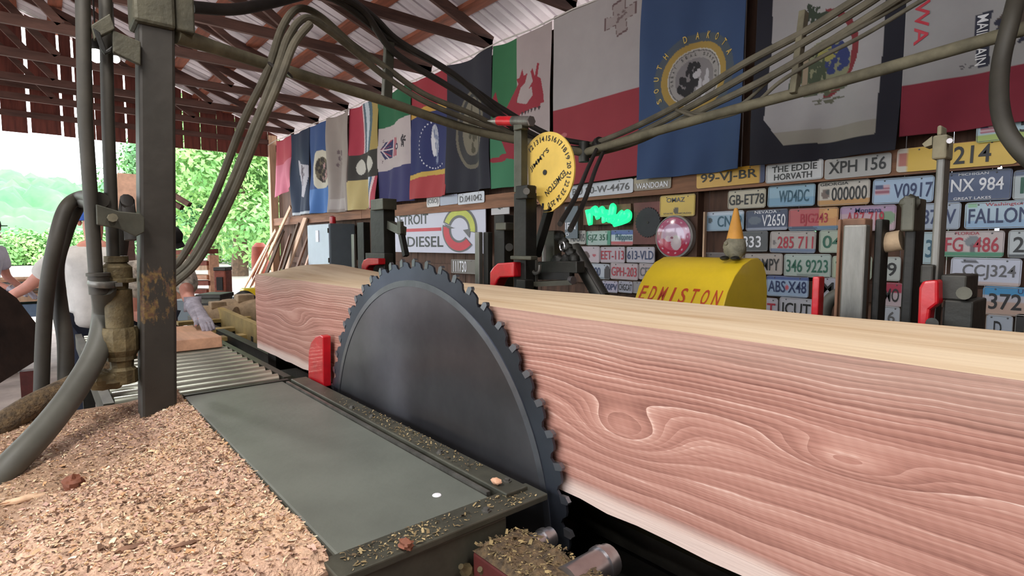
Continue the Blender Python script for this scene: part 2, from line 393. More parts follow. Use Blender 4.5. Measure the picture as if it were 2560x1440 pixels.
# long wall: vertical boards on girts
wb = sroot('wall_back', (0, WY + .05, 0))
HOLES = [(at_y(px, py, WY + .035).x, at_y(px, py, WY + .035).z, h) for px, py, h in ((2120, 441, .012), (2499, 428, .03), (2492, 573, .012), (1750, 476, .025), (1081, 644, .02), (2036, 580, .008))]
x = XG; k = 0
while x < XE:
    w = random.choice((.19, .21, .24, .26)); d = random.uniform(0, .012)
    hs = [h for h in HOLES if x + .03 < h[0] < x + w - .03]
    pb_ = MB(); z0_ = 0; ya, yb_ = WY + .03 + d, WY + .048 + d
    for hx_, hz_, hh_ in sorted(hs, key=lambda q: q[1]):
        pb_.bb((x + .002, ya, z0_), (x + w - .0015, yb_, hz_ - hh_)); pb_.bb((x + .002, ya, hz_ - hh_), (hx_ - .011, yb_, hz_ + hh_)); pb_.bb((hx_ + .011, ya, hz_ - hh_), (x + w - .0015, yb_, hz_ + hh_)); z0_ = hz_ + hh_
    pb_.bb((x + .002, ya, z0_), (x + w - .0015, yb_, 3.76)); pb_.build('plank', 'wall_board', wb, smooth=False)
    x += w
for nm, z, h in (('girt', 3.66, .14), ('girt', 1.18, .12), ('girt', .35, .12)):
    for a, c in ((XG, -9.2), (-9.2, -5.2), (-5.2, -1.2), (-1.2, XE)):
        MB().bb((a + .004, WY - .02, z - h / 2), (c - .004, WY + .03, z + h / 2)).build(nm, 'wall_board', wb, smooth=False)
for x in (-2.55,):
    MB().bb((x - .06, WY - .06, 0), (x + .06, WY + .028, 3.8)).build('post', 'wall_board', wb, smooth=False)
tr1 = sroot('trim_1', (0, WY - .1, 1.95))
for a, c in ((XG, -8.6), (-8.6, -4.3), (-4.3, -.6), (-.6, XE)):
    MB().bb((a + .004, WY - .125, 1.93), (c - .004, WY - .1, 2.09)).build('ledge_board', 'ledge', tr1, smooth=False)
wr = sroot('wall_light_block', (XE, 0, 0))  # unseen end wall, added to cut the light on the right-hand flags
y = -7.3
while y < WY:
    w = random.choice((.22, .25, .28)); MB().bb((XE, y + .002, 0), (XE + .026, y + w - .002, zt(min(y, WY) + w / 2) - .02)).build('plank', 'wall_board', wr, smooth=False); y += w
# far posts of the open side
for x in (-13.1, -9.2, -5.2, -1.2, 2.8):
    MB().bb((x - .08, -7.3, 0), (x + .08, -7.14, 4.0)).build('trim_post', 'truss', None, smooth=False)['kind'] = 'structure'
# ------------------------------------------------------------------ the cant being sawn
def make_cant():
    b = MB(); X0 = -3.34; X1 = 1.5; nx = 60; Y0 = LOG_Y; Y1 = 1.42
    prof = 7
    def top(x, y):
        t = (y - Y0) / (Y1 - Y0); swell = max(0, (-2.5 - x) / .84)
        return LOG_T + swell * .045 * math.sin(min(1, t * 1.4) * math.pi / 2) ** 2 + .004 * noise.noise(Vector((x * 3, y * 5, 0)))
    vs = []; ring = []
    for i in range(nx + 1):
        x = X0 + (X1 - X0) * i / nx
        xo = lambda y: x - (.10 * (y - Y0) / (Y1 - Y0) if i == 0 else 0)
        jag = .010 * noise.noise(Vector((x * 5, 0, 3))) + .006 * noise.noise(Vector((x * 23, 1, 3)))
        row = [(xo(Y0), Y0, LOG_B + jag)] + [(xo(Y0), Y0, LOG_B + (LOG_T - LOG_B) * q) for q in (.33, .66)]
        row += [(xo(y), y, top(x, y)) for y in [Y0 + (Y1 - Y0) * k / prof for k in range(prof + 1)]]
        row += [(xo(Y1), Y1, LOG_B + .02), (xo(Y0), (Y0 + Y1) / 2, LOG_B - .005)]
        ring.append(len(row)); vs += row
    n = ring[0]; fs = []; mi = []
    for i in range(nx):
        for j in range(n):
            fs.append((i * n + j, (i + 1) * n + j, (i + 1) * n + (j + 1) % n, i * n + (j + 1) % n))
            mi.append(0 if j < 3 else (1 if j < 3 + prof else 2))
    fs += [tuple(range(n)), tuple(nx * n + j for j in range(n - 1, -1, -1))]; mi += [2, 2]
    b.v = [Vector(p) for p in vs]; b.f = [list(f) for f in fs]; b.m = mi
    o = b.build('cant_log', ['wood_face', 'sapwood', 'end_grain'], angle=30)
    return tag(o, 'long squared red cedar log with pale sapwood top riding the saw carriage', 'log')
cant = make_cant()

# ------------------------------------------------------------------ circular saw blade with inserted teeth
BC = Vector((-1.539, .905, .755)); BR = .700; NT = 56
saw = thing('circular_saw', (BC.x, BC.y, BC.z - BR), 'huge dark steel circular saw blade with toothed rim beside the log', 'circular saw')
def saw_plate():
    b = MB(); out = []
    for k in range(NT):
        a0 = 2 * math.pi * k / NT; p = 2 * math.pi / NT
        for fr, r in ((0, .690), (.10, .674), (.24, .668), (.38, .674), (.46, .686), (.6, .690), (.8, .691), (.95, .691)):
            out.append((a0 + p * fr, r))
    n = len(out); th = .0035; vs = []
    rings = [.10, .30, .50, .612, .618]
    for y in (-th, th):
        for R in rings: vs += [(BC.x + R * math.cos(a), BC.y + y, BC.z + R * math.sin(a)) for a, r in out]
        vs += [(BC.x + r * math.cos(a), BC.y + y, BC.z + r * math.sin(a)) for a, r in out]
    m = len(rings) + 1; fs = []; mi = []
    for s in (0, 1):
        o = s * m * n
        for q in range(m - 1):
            for j in range(n):
                f = (o + q * n + j, o + q * n + (j + 1) % n, o + (q + 1) * n + (j + 1) % n, o + (q + 1) * n + j)
                fs.append(f if s == 0 else f[::-1]); mi.append(1 if q >= 3 else 0)
        f = tuple(o + j for j in range(n)); fs.append(f[::-1] if s == 0 else f); mi.append(0)
    for j in range(n):
        a = (m - 1) * n + j; c = (m - 1) * n + (j + 1) % n; d = m * n
        fs.append((a, c, c + d, a + d)); mi.append(1)
    b.v = [Vector(p) for p in vs]; b.f = [list(f) for f in fs]; b.m = mi
    return b
def blade_material(name, c, rough):
    m = mat(name, c, rough, metal=.85, var=.25, scale=3)
    t = m.node_tree; b = t.nodes['Principled BSDF']
    b.inputs['Anisotropic'].default_value = .85
    tg = t.nodes.new('ShaderNodeTangent'); tg.direction_type = 'RADIAL'; tg.axis = 'Y'; t.links.new(tg.outputs['Tangent'], b.inputs['Tangent'])
    return m
blade_material('blade_steel', '#66656a', .30); blade_material('blade_rim', '#4c515c', .36)
mat('tooth_steel', '#7d8088', .3, metal=.9, var=.2)
bp_ = saw_plate().build('blade_plate', ['blade_steel', 'blade_rim'], saw, angle=25, origin=BC)
# raised wear ring just inside the teeth and the centre collar
rb = MB(); rb.lathe((BC.x, BC.y - .0035, BC.z), [(.612, .0), (.612, .0022), (.632, .0022), (.632, .0)], n=96, axis=(0, -1, 0)); 
rb.f = rb.f[:-2]; rb.m = rb.m[:-2]
rb.build('wear_ring', 'tooth_steel', saw)
MB().lathe((BC.x, BC.y - .004, BC.z), [(.095, 0), (.095, .03), (.08, .04), (.04, .04), (.04, .07), (.01, .07)], n=32, axis=(0, -1, 0)).build('collar', 'steel_dark', saw)
tooth0 = None
for k in range(NT):
    a = 2 * math.pi * k / NT - .01
    if tooth0 is None:
        tb = MB().prism([(-.014, -.0055, -.022), (.004, -.0055, -.02), (.006, -.0055, .0), (.0, -.0055, .005), (-.012, -.0055, -.002)], (0, .011, 0))
        tooth0 = tb.build('tooth', 'tooth_steel', bp_, smooth=False, origin=(0, 0, 0)); o = tooth0
    else: o = inst(tooth0, 'tooth', (0, 0, 0), bp_)
    p = Vector((BC.x + .697 * math.cos(a), BC.y, BC.z + .697 * math.sin(a))); o.location = p - WL[bp_.name]; o.rotation_euler = (0, math.pi / 2 - a, 0)

# ------------------------------------------------------------------ saw table beside the blade
TZ = .91
tb = thing('saw_table', (-1.7, .6, 0), 'low dark steel saw table with flat grey belt top beside the blade', 'table')
MB().bb((-2.44, .40, TZ - .03), (-.985, .775, TZ)).build('table_top', 'belt', tb, smooth=False, bevel=.006)
MB().bb((-2.40, .795, TZ - .02), (-.95, .862, TZ + .014)).build('side_rail', 'steel_olive', tb, smooth=False, bevel=.003)
MB().bb((-2.40, .775, TZ - .05), (-1.0, .786, TZ + .006)).build('rail_lip', 'steel_worn', tb, smooth=False)
MB().bb((-.985, .37, TZ - .012), (-.905, .885, TZ + .004)).build('end_rail', 'steel_olive', tb, smooth=False, bevel=.003)
MB().bb((-.955, .30, TZ - .115), (-.915, .766, TZ - .016)).build('end_beam', 'steel_olive', tb, smooth=False, bevel=.004)
MB().bb((-2.46, .40, TZ - .03), (-2.435, .80, TZ + .004)).build('end_lip', 'steel_dark', tb, smooth=False)
MB().bb((-2.43, .39, TZ - .16), (-1.0, .41, TZ - .032)).build('side_beam', 'steel_black', tb, smooth=False)
MB().bb((-2.40, .80, .3), (-1.0, .83, TZ - .03)).build('blade_guard_plate', 'steel_black', tb, smooth=False)
for x in (-2.38, -1.0):
    for y in (.44, .76): MB().bb((x - .03, y - .03, 0), (x + .03, y + .03, TZ - .03)).build('leg', 'steel_black', tb, smooth=False)
bolt0 = None
for px, py in ((1216, 1276), (1010, 1352), (1268, 1212), (1100, 1140), (930, 1048), (880, 1025)):
    p = at_z(px, py, TZ + .006)
    h = .014 if p.y > .79 else .004
    MB().lathe((p.x, p.y, TZ + h - .001), [(.011, 0), (.011, .004), (.007, .004), (.007, .009), (.002, .009)], n=6).build('bolt', 'steel_worn', tb)
tag(MB().blob(at_z(1241, 1203, TZ + .022), .011, 3, .5, 2.2, 6, (1.6, .9, .7)).build('bark_chip', 'fresh_board'), 'orange brown wood chip resting on the rail near the table corner', 'wood chip')
tag(MB().blob(at_z(1015, 1360, TZ + .012), .013, 5, .6, 2.4, 7, (1.4, 1, .8)).build('bark_chip', 'leather'), 'reddish bark crumb on the near end rail of the saw table', 'wood chip')
MB().lathe(Vector(at_z(1092, 1238, TZ)), [(.011, 0), (.010, .0012), (.004, .0016)], n=12).build('paint_spot', 'ink_white', tb)
# red splitter fin behind the blade
sp = thing('splitter', (-2.37, .87, TZ - .1), 'red splitter fin standing at the far edge of the blade', 'splitter')
pl = [at_y(808, 968, .87), at_y(770, 962, .87), at_y(771, 880, .87), at_y(777, 856, .87), at_y(788, 842, .87), at_y(800, 838, .87), at_y(807, 842, .87)]
MB().prism(pl, (0, .035, 0)).build('fin', 'red_paint', sp, smooth=False, bevel=.004)
p = at_y(790, 968, .87); MB().bb((p.x - .05, .83, TZ - .1), (p.x + .06, .92, p.z + .01)).build('foot', 'steel_black', sp, smooth=False)

# ------------------------------------------------------------------ sawdust bench (left of the table)
bx0, bx1, by0, by1 = -2.62, -.93, -.16, .395
tr = thing('sawdust_tray', (-1.75, .12, 0), 'dark steel bench buried under a thick layer of sawdust', 'bench')
MB().bb((bx0, by0, .845), (bx1, by1, .875)).build('plate', 'steel_dark', tr, smooth=False, bevel=.003)
MB().bb((bx1 - .03, by0, .76), (bx1, by1, .844)).build('front_lip', 'maroon', tr, smooth=False, bevel=.003)
MB().bb((bx0, by0, .76), (bx1 - .03, by0 + .03, .844)).build('side_lip', 'steel_dark', tr, smooth=False)
for x in (bx0 + .04, bx1 - .07):
    for y in (by0 + .05, by1 - .05): MB().bb((x - .03, y - .03, 0), (x + .03, y + .03, .845)).build('leg', 'steel_black', tr, smooth=False)
def dust_h(x, y):
    e = min(1, max(0, (bx1 - .012 - x) / .05)) * min(1, max(0, (by1 - .002 - y) / .012)) * min(1, max(0, (x - bx0) / .1))
    thin = max(0, min(1, (-1.78 - x + (y + .05) * -1.1 + .35) / .28)) * max(0, min(1, (.33 - y) / .10))
    base = .052 * (1 - .75 * thin)
    if y < -.02: base *= max(.12, 1 - (-.02 - y) / .12)
    h = base + .010 * noise.noise(Vector((x * 5, y * 5, 1))) + .006 * noise.noise(Vector((x * 17, y * 17, 2))) + .0045 * noise.noise(Vector((x * 48, y * 48, 2))) + .003 * noise.noise(Vector((x * 110, y * 110, 7)))
    return .876 + max(.0, h) * e ** .5, thin
def grid_pile(nx, ny, x0, x1, y0, y1, hf):
    b = MB(); vs = []; cs = []
    for j in range(ny + 1):
        for i in range(nx + 1):
            x = x0 + (x1 - x0) * i / nx; y = y0 + (y1 - y0) * j / ny; z, t = hf(x, y); vs.append((x, y, z)); cs.append(t)
    b.add(vs, [(j * (nx + 1) + i, j * (nx + 1) + i + 1, (j + 1) * (nx + 1) + i + 1, (j + 1) * (nx + 1) + i) for j in range(ny) for i in range(nx)])
    return b, np.array(cs)
tan = np.array(lin('#dcb894')); drk = np.array(lin('#755a46')); pnk = np.array(lin('#d2ab99'))
def pile_cols(b, t):
    c = []
    for p, q in zip(b.v, t):
        k = .5 + .5 * noise.noise(Vector((p.x * 3, p.y * 3, 9))); k2 = noise.noise(Vector((p.x * 60, p.y * 60, 4)))
        a = tan * (1 - k) + pnk * k; a = a * (1 - q * .55) + drk * q * .55
        c.append(a * (1 + .35 * k2))
    return np.clip(np.array(c), 0, 1)
pb, pt = grid_pile(420, 150, bx0, bx1, by0, by1, dust_h)
mat('dust_col', '#ffffff', .95, var=.5, scale=70, attr=True, bump=.9, bscale=160, lo=.3, hi=.55)
pile = pb.build('sawdust_pile', 'dust_col', col=pile_cols(pb, pt), angle=180)
pile['kind'] = 'stuff'; tag(pile, 'thick bed of tan and pink sawdust covering the bench', 'sawdust')
def chips(n, sampler, pal, size=(.004, .016), name='chip', lift=.002):
    b = MB(); cols = []; vs = []; fs = []
    for k in range(n):
        p = sampler()
        if p is None: continue
        L = random.uniform(*size) * (1 if random.random() < .9 else 1.9); w = L * random.uniform(.18, .55)
        e = Matrix.Rotation(random.uniform(0, 6.28), 3, 'Z') @ Matrix.Rotation(random.gauss(0, .35), 3, 'X') @ Matrix.Rotation(random.gauss(0, .3), 3, 'Y')
        o = len(vs); P = Vector(p) + Vector((0, 0, lift + L * .08)); bow = L * random.uniform(-.15, .2)
        for q in ((-L / 2, -w / 2, 0), (0, -w / 2, bow), (L / 2, -w / 3, 0), (L / 2, w / 3, 0), (0, w / 2, bow), (-L / 2, w / 2, 0)): vs.append(P + e @ Vector(q))
        fs += [(o, o + 1, o + 4, o + 5), (o + 1, o + 2, o + 3, o + 4)]
        c = np.array(lin(random.choice(pal))) * random.uniform(.75, 1.15); cols += [c] * 6
    b.v = vs; b.f = [list(f) for f in fs]; b.m = [0] * len(fs); return b, np.clip(np.array(cols), 0, 1)
PAL = ['#dcb890', '#e6cca8', '#d6b094', '#d0a796', '#ecdcbe', '#c69a70', '#90694c', '#d8b6a2', '#dfc49e', '#6b4e3c']
def samp_pile():
    u = random.random() ** .8
    x = bx1 - .02 - u * (bx1 - bx0 - .1); y = random.uniform(-.14, by1 - .004); z, t = dust_h(x, y)
    if t > .6 and random.random() < .6: return None
    return (x, y, z)
cb, cc = chips(26000, samp_pile, PAL + ['#7a5a44', '#5c4232'], (.0028, .0095))
o = cb.build('loose_chips', 'chip', pile, smooth=False, origin=WL[pile.name], col=cc); o['kind'] = 'stuff'
# sprinkled dust on the table rails
def samp_rail():
    if random.random() < .55:
        x = -1.65 + random.gauss(.18, .22); 
        if x > -1.1: return None
        return (x, random.uniform(.80, .858), TZ + .014)
    y = random.choice((random.uniform(.40, .52), random.gauss(.56, .03), random.uniform(.4, .82), random.gauss(.80, .03))); return (random.uniform(-.98, -.91), min(.87, max(.38, y)), TZ + .004)
cb, cc = chips(1000, samp_rail, ['#94815a', '#7a6848', '#ab9870', '#5c4c36'], (.0025, .008))
o = cb.build('rail_sawdust', 'chip', smooth=False, col=cc); o['kind'] = 'stuff'; tag(o, 'sprinkle of yellowish sawdust along the table rails', 'sawdust')
def chunk(px, py, r, q, m, lab, seed):
    p = at_z(px, py, .935); z, _ = dust_h(p.x, p.y)
    tag(MB().blob((p.x, p.y, z + r * q[2] * .55), r, seed, .55, 2.6, 8, q).build('bark_chunk', m), lab, 'wood chip')
chunk(182, 1190, .022, (1.3, 1, .8), 'leather', 'brown bark lump lying on the sawdust near the hose', 2)
chunk(60, 1205, .022, (.5, 1.9, .35), 'board_pale', 'long tan wood splinter on the sawdust at the left edge', 4)
chunk(805, 1306, .012, (2, 1, .5), 'leather', 'dark bark curl on the right rim of the sawdust', 6)
chunk(495, 1262, .012, (.7, 2., .35), 'board_brown', 'dark brown sliver in the middle of the sawdust', 9)
chunk(330, 1365, .012, (.8, 2., .4), 'board_brown', 'dark brown sliver in the near part of the sawdust', 11)
chunk(460, 1358, .011, (.6, 2.2, .35), 'board_brown', 'thin dark bark strip near the bottom of the sawdust', 12)

# ------------------------------------------------------------------ steel column with swivel sleeve
PX, PY = -2.335, .312; HW = .053
def column_material():
    m = mat('column_paint', '#36312b', .55, metal=.1, scale=6, bump=.15, color2='#2a2620'); t = m.node_tree; N = t.nodes.new; L = t.links.new; b = t.nodes['Principled BSDF']
    src = b.inputs['Base Color'].links[0].from_socket
    g = N('ShaderNodeNewGeometry'); sp = N('ShaderNodeSeparateXYZ'); L(g.outputs['Position'], sp.inputs[0])
    n = N('ShaderNodeTexNoise'); n.inputs['Scale'].default_value = 26; n.inputs['Detail'].default_value = 8; n.inputs['Roughness'].default_value = .7
    mp = N('ShaderNodeMapping'); mp.inputs['Scale'].default_value = (1, 1.4, .6); L(g.outputs['Position'], mp.inputs[0]); L(mp.outputs[0], n.inputs['Vector'])
    def mr(v, a, c, e, f):
        q = N('ShaderNodeMapRange'); L(v, q.inputs[0]); q.inputs[1].default_value = a; q.inputs[2].default_value = c; q.inputs[3].default_value = e; q.inputs[4].default_value = f; return q.outputs[0]
    def mt(op, a, c):
        q = N('ShaderNodeMath'); q.operation = op
        for i, v in enumerate((a, c)):
            if isinstance(v, (int, float)): q.inputs[i].default_value = v
            else: L(v, q.inputs[i])
        return q.outputs[0]
    # flaked primer: a tall patch on the front face
    zf = mt('MINIMUM', mr(sp.outputs['Z'], 1.18, 1.26, 0, 1), mr(sp.outputs['Z'], 1.47, 1.40, 0, 1))
    k = mr(mt('ADD', n.outputs['Fac'], mt('MULTIPLY', mt('SUBTRACT', zf, 1.), .25)), .47, .53, 0, 1)
    n2 = N('ShaderNodeTexNoise'); n2.inputs['Scale'].default_value = 60; L(g.outputs['Position'], n2.inputs['Vector'])
    rr = N('ShaderNodeValToRGB'); rr.color_ramp.elements[0].position = .4; rr.color_ramp.elements[0].color = (*lin('#5e4231'), 1); rr.color_ramp.elements[1].position = .6; rr.color_ramp.elements[1].color = (*lin('#7d6438'), 1); L(n2.outputs['Fac'], rr.inputs[0])
    mx = N('ShaderNodeMix'); mx.data_type = 'RGBA'; L(mt('MULTIPLY', k, .8), mx.inputs[0]); L(src, mx.inputs[6]); L(rr.outputs[0], mx.inputs[7]); L(mx.outputs[2], b.inputs['Base Color'])
column_material()
mat('sleeve_paint', '#4d4a3c', .65, metal=.2, var=.4, scale=12, bump=.3)
col = thing('steel_column', (PX, PY, .87), 'grey square steel column with worn rusty patch rising from the sawdust', 'column')
XF = PX + HW
cq = [at_x(353, 1030, XF), at_x(442, 1013, XF), at_x(440, 78, XF), at_x(349, 78, XF)]
for q_ in cq[:2]: q_.z = .87
for q_ in cq[2:]: q_.z = 2.30
MB().prism(cq, (-2 * HW, 0, 0)).build('tube', 'column_paint', col, smooth=False, bevel=.010)
sl = at_x(335, 60, XF + .02).y; sr = at_x(441, 60, XF + .02).y; s2 = at_x(487, 60, XF).y
MB().bb((PX - HW - .02, sl, 2.245), (PX + HW + .02, sr, 2.72)).build('sleeve', 'sleeve_paint', col, smooth=False, bevel=.012)
MB().bb((PX - HW, sr + .001, 2.25), (PX + HW + .005, s2, 2.72)).build('sleeve_bracket', 'sleeve_paint', col, smooth=False, bevel=.006)
# clamps holding the two feed pipes
def plate_px(name, m, par, pts, X, th):
    return MB().prism([at_x(px, py, X) for px, py in pts], (-th, 0, 0)).build(name, m, par, smooth=False, bevel=.003)
LX = PX + .05
plate_px('lower_clamp', 'steel_olive', col, [(240, 510), (298, 528), (350, 533), (362, 545), (362, 580), (340, 592), (300, 572), (242, 562)], LX + .045, .02)
plate_px('upper_clamp', 'sleeve_paint', col, [(228, 62), (275, 33), (288, 72), (236, 98)], LX + .03, .03)
plate_px('upper_clamp_arm', 'sleeve_paint', col, [(281, 74), (352, 104), (352, 163), (283, 130)], LX + .025, .02)
plate_px('upper_hook', 'steel_black', col, [(232, 68), (250, 80), (266, 124), (283, 112), (278, 130), (262, 136), (250, 118)], LX + .045, .012)
bl = at_x(280, 545, LX + .045); MB().cyl(bl, bl + Vector((.03, 0, 0)), .014, n=8).build('clamp_bolt', 'pipe_dust', col)
# two vertical feed pipes
pipe = thing('feed_pipe', at_x(215, 700, LX), 'left of two grey vertical feed pipes beside the column', 'pipe', 'feed pipes by the column')
MB().tube([at_x(206, -60, LX), at_x(213, 300, LX), at_x(240, 690, LX)], .0205, 16).build('pipe_body', 'pole_grey', pipe)
MB().lathe(at_x(246, 690, LX), [(.034, 0), (.034, .010), (.026, .012), (.026, -.02)], n=20).build('flange', 'pole_grey', pipe)
MB().tube([at_x(246, 688, LX), at_x(250, 735, LX)], .03, 16).build('coupling', 'pole_grey', pipe)
p2 = thing('feed_pipe', at_x(290, 940, LX - .06), 'right of two grey vertical feed pipes ending in a dusty valve', 'pipe', 'feed pipes by the column')
q = LX - .05
MB().tube([at_x(262, -60, q), at_x(270, 300, q), at_x(283, 640, q)], .019, 16).build('pipe_body', 'pole_grey', p2)
c = at_x(290, 640, q); ph = lambda py: at_x(292, py, q).z - c.z
MB().lathe(c, [(.035, ph(640)), (.036, ph(655)), (.030, ph(657)), (.045, ph(668)), (.045, ph(695)), (.055, ph(697)), (.055, ph(705)), (.032, ph(708)), (.030, ph(722)), (.041, ph(724)), (.041, ph(820))], n=20).build('union', 'brass_dirty', p2)
MB().lathe(c, [(.05, ph(818)), (.056, ph(830)), (.055, ph(875)), (.044, ph(890)), (.044, ph(900)), (.036, ph(902)), (.034, ph(918)), (.045, ph(925)), (.045, ph(958))], n=10).build('valve', 'brass_dirty', p2, angle=20)
e = at_x(290, 945, q); MB().blob(at_x(262, 950, q), .05, 3, .35, 2, 9, (1, 1.3, .7)).build('elbow', 'brass_dirty', p2)
# hoses at the left
def hose(pts, r, m, lab, name='hose', grp=None, cat='hose', n=12):
    return tag(MB().tube(bez(pts, 8), r, n).build(name, m), lab, cat, grp)
big = hose([at_x(258, 715, LX + .005), at_d(262, 780, 1.95), at_d(245, 870, 1.88), at_d(190, 970, 1.75), at_d(110, 1075, 1.6), at_d(20, 1170, 1.48), at_d(-90, 1290, 1.4)], .037, 'hose_grey', 'thick smooth grey hose curving from the feed pipe to the lower left')
hc = MB(); c0 = at_x(256, 712, LX + .005)
hc.lathe(c0, [(.039, -.006), (.041, 0), (.041, .008), (.039, .014)], n=20, axis=(.1, .1, 1)).box(c0 + Vector((.02, .042, .0)), (.03, .02, .012)); hc.build('hose_clamp', 'steel_worn', big)
hose([at_d(300, 905, 2.3), at_d(180, 965, 2.1), at_d(80, 1015, 1.95), at_d(0, 1065, 1.85), at_d(-100, 1120, 1.8)], .042, 'dust_dark', 'sawdust crusted hose lying behind the smooth grey hose')
hose([at_x(250, 500, LX - .02), at_d(205, 492, 2.35), at_d(165, 520, 2.3), at_d(140, 600, 2.25), at_d(118, 720, 2.25), at_d(108, 850, 2.28), at_d(103, 1000, 2.3)], .027, 'rubber', 'outer of two looped rubber hoses left of the pipes', grp='looped rubber hoses')
hose([at_x(255, 510, LX - .03), at_d(205, 505, 2.45), at_d(182, 535, 2.4), at_d(160, 590, 2.4), at_d(140, 670, 2.35), at_d(150, 770, 2.35), at_d(163, 850, 2.35), at_d(165, 960, 2.35)], .030, 'rubber', 'inner of two looped rubber hoses left of the pipes', grp='looped rubber hoses')
tag(MB().tube([at_d(330, 600, 2.55), at_d(318, 500, 2.55), at_d(300, 640, 2.7)], .03, 10).build('short_hose', 'hose_black'), 'short black hose hanging behind the feed pipes', 'hose')
# dark timber in the left foreground on its stand
tim = MB(); poly = [at_d(-60, 690, 2.75), at_d(0, 715, 2.75), at_d(42, 745, 2.75), at_d(76, 790, 2.75), at_d(98, 818, 2.75), at_d(90, 880, 2.75), at_d(85, 905, 2.75), at_d(0, 958, 2.75), at_d(-60, 985, 2.75)]
tim.prism(poly, (-.9, -.25, 0)); o = tim.build('log_offcut', 'shaded_timber', smooth=False); tag(o, 'log offcut at the left edge of the frame, coloured dark as in shade', 'log')
st = thing('log_stand', at_z(70, 1180, 0), 'dark red steel stand under the log offcut at left', 'stand')
p = at_d(70, 940, 2.8); MB().bb((p.x - .03, p.y - .03, 0), (p.x + .03, p.y + .03, p.z + .03)).build('leg', 'maroon', st, smooth=False)
p = at_d(-40, 960, 3.0); MB().bb((p.x - .03, p.y - .03, 0), (p.x + .03, p.y + .03, p.z + .03)).build('leg', 'maroon', st, smooth=False)

# ------------------------------------------------------------------ swinging boom of pipes with the carriage hoses
A0 = at_x(436, 86, PX + .02); A1 = Vector((-2.6, 2.8, 2.08)); EL = at_y(1460, 382, 2.75)
bm = thing('hose_boom', (PX, PY + .1, 2.2), 'pale dusty pipe boom reaching from the column towards the flags', 'boom')
def on(px, py, D): return at_d(px, py, D)
arm1 = bez([A0, on(690, 168, 2.42), on(960, 252, 2.95), on(1200, 330, 3.4), EL], 8)
MB().tube(arm1, [.0255 + .006 * max(0, 1 - i_ / 3) for i_ in range(len(arm1))], 14).build('first_arm', 'pipe_dust', bm)
arm2 = bez([EL, on(1740, 300, 3.0), on(2100, 203, 2.5), on(2560, 72, 2.0), on(3000, -60, 1.7), on(3400, -180, 1.5)], 8)
MB().tube(arm2, .0255, 14).build('second_arm', 'pipe_dust', bm)
MB().cyl(EL + Vector((0, 0, -.06)), EL + Vector((0, 0, .07)), .035, n=14).build('elbow_joint', 'steel_dark', bm)
MB().bar(on(966, 258, 2.97), on(974, 82, 2.97), .05, .035, (1, 0, 0)).build('hose_hanger', 'steel_olive', bm, smooth=False, bevel=.004)
MB().bar(on(1985, 235, 2.62), on(2010, 30, 2.62), .05, .03, (1, 0, 0)).build('hose_hanger', 'pipe_dust', bm, smooth=False, bevel=.004)
H = 'hoses bundled along the boom'
def tri(paths, r, m, labs):
    for p, l in zip(paths, labs): hose([on(*q) for q in p], r, m, l, grp=H, n=10)
tri([[(420, 690, 2.55), (470, 620, 2.5), (540, 480, 2.45), (610, 300, 2.4), (668, 180, 2.36), (705, 70, 2.45), (745, 22, 2.55), (800, 40, 2.65), (880, 110, 2.8), (960, 165, 2.95), (1060, 235, 3.1), (1180, 285, 3.3), (1290, 335, 3.55), (1440, 375, 3.7)],
     [(425, 700, 2.5), (485, 640, 2.44), (560, 500, 2.4), (630, 330, 2.34), (690, 180, 2.3), (722, 90, 2.38), (765, 45, 2.48), (820, 75, 2.6), (900, 140, 2.8), (975, 200, 2.97), (1070, 258, 3.1), (1200, 310, 3.35), (1330, 350, 3.6), (1450, 385, 3.72)],
     [(432, 712, 2.46), (500, 645, 2.4), (585, 480, 2.36), (650, 320, 2.3), (700, 200, 2.26), (735, 110, 2.34), (775, 60, 2.42)]], .0165, 'hose_dust',
    ['left hose of the dusty bundle sweeping up from the column base', 'middle hose of the dusty bundle sweeping up from the column base', 'right hose of the dusty bundle sweeping up from the column base'])
tri([[(430, -330, 2.6), (560, -170, 2.4), (700, -60, 2.4), (850, 5, 2.6), (970, 95, 2.95), (1100, 165, 3.2), (1250, 268, 3.5), (1380, 340, 3.65), (1480, 362, 3.7)],
     [(460, -360, 2.5), (590, -190, 2.3), (740, -70, 2.3), (900, 20, 2.7), (985, 130, 2.95), (1120, 215, 3.2), (1240, 290, 3.4), (1340, 352, 3.6), (1470, 380, 3.72)],
     [(500, -390, 2.7), (640, -190, 2.5), (800, -60, 2.5), (930, 40, 2.8), (1000, 105, 3.0), (1140, 190, 3.25), (1270, 300, 3.5), (1400, 365, 3.68), (1490, 370, 3.7)]], .018, 'hose_black',
    ['uppermost black hose crossing from top centre to the boom elbow', 'lowest black hose crossing from top centre to the boom elbow', 'middle black hose crossing from top centre to the boom elbow'])
tri([[(1450, 372, 3.72), (1560, 330, 3.5), (1700, 260, 3.1), (1850, 165, 2.8), (2010, 80, 2.6), (2130, 5, 2.45), (2250, -70, 2.3), (2500, -230, 2.0), (2900, -480, 1.7)],
     [(1455, 382, 3.7), (1570, 345, 3.5), (1720, 270, 3.08), (1880, 180, 2.75), (2020, 100, 2.58), (2160, 15, 2.4), (2300, -80, 2.2), (2540, -230, 1.95), (2950, -480, 1.66)],
     [(1460, 392, 3.7), (1590, 355, 3.45), (1740, 282, 3.05), (1900, 205, 2.72), (2040, 125, 2.55), (2200, 25, 2.35), (2330, -60, 2.2), (2580, -210, 1.92), (3000, -450, 1.64)]], .0185, 'hose_dust',
    ['top hose of three running up right along the second arm', 'middle hose of three running up right along the second arm', 'bottom hose of three running up right along the second arm'])
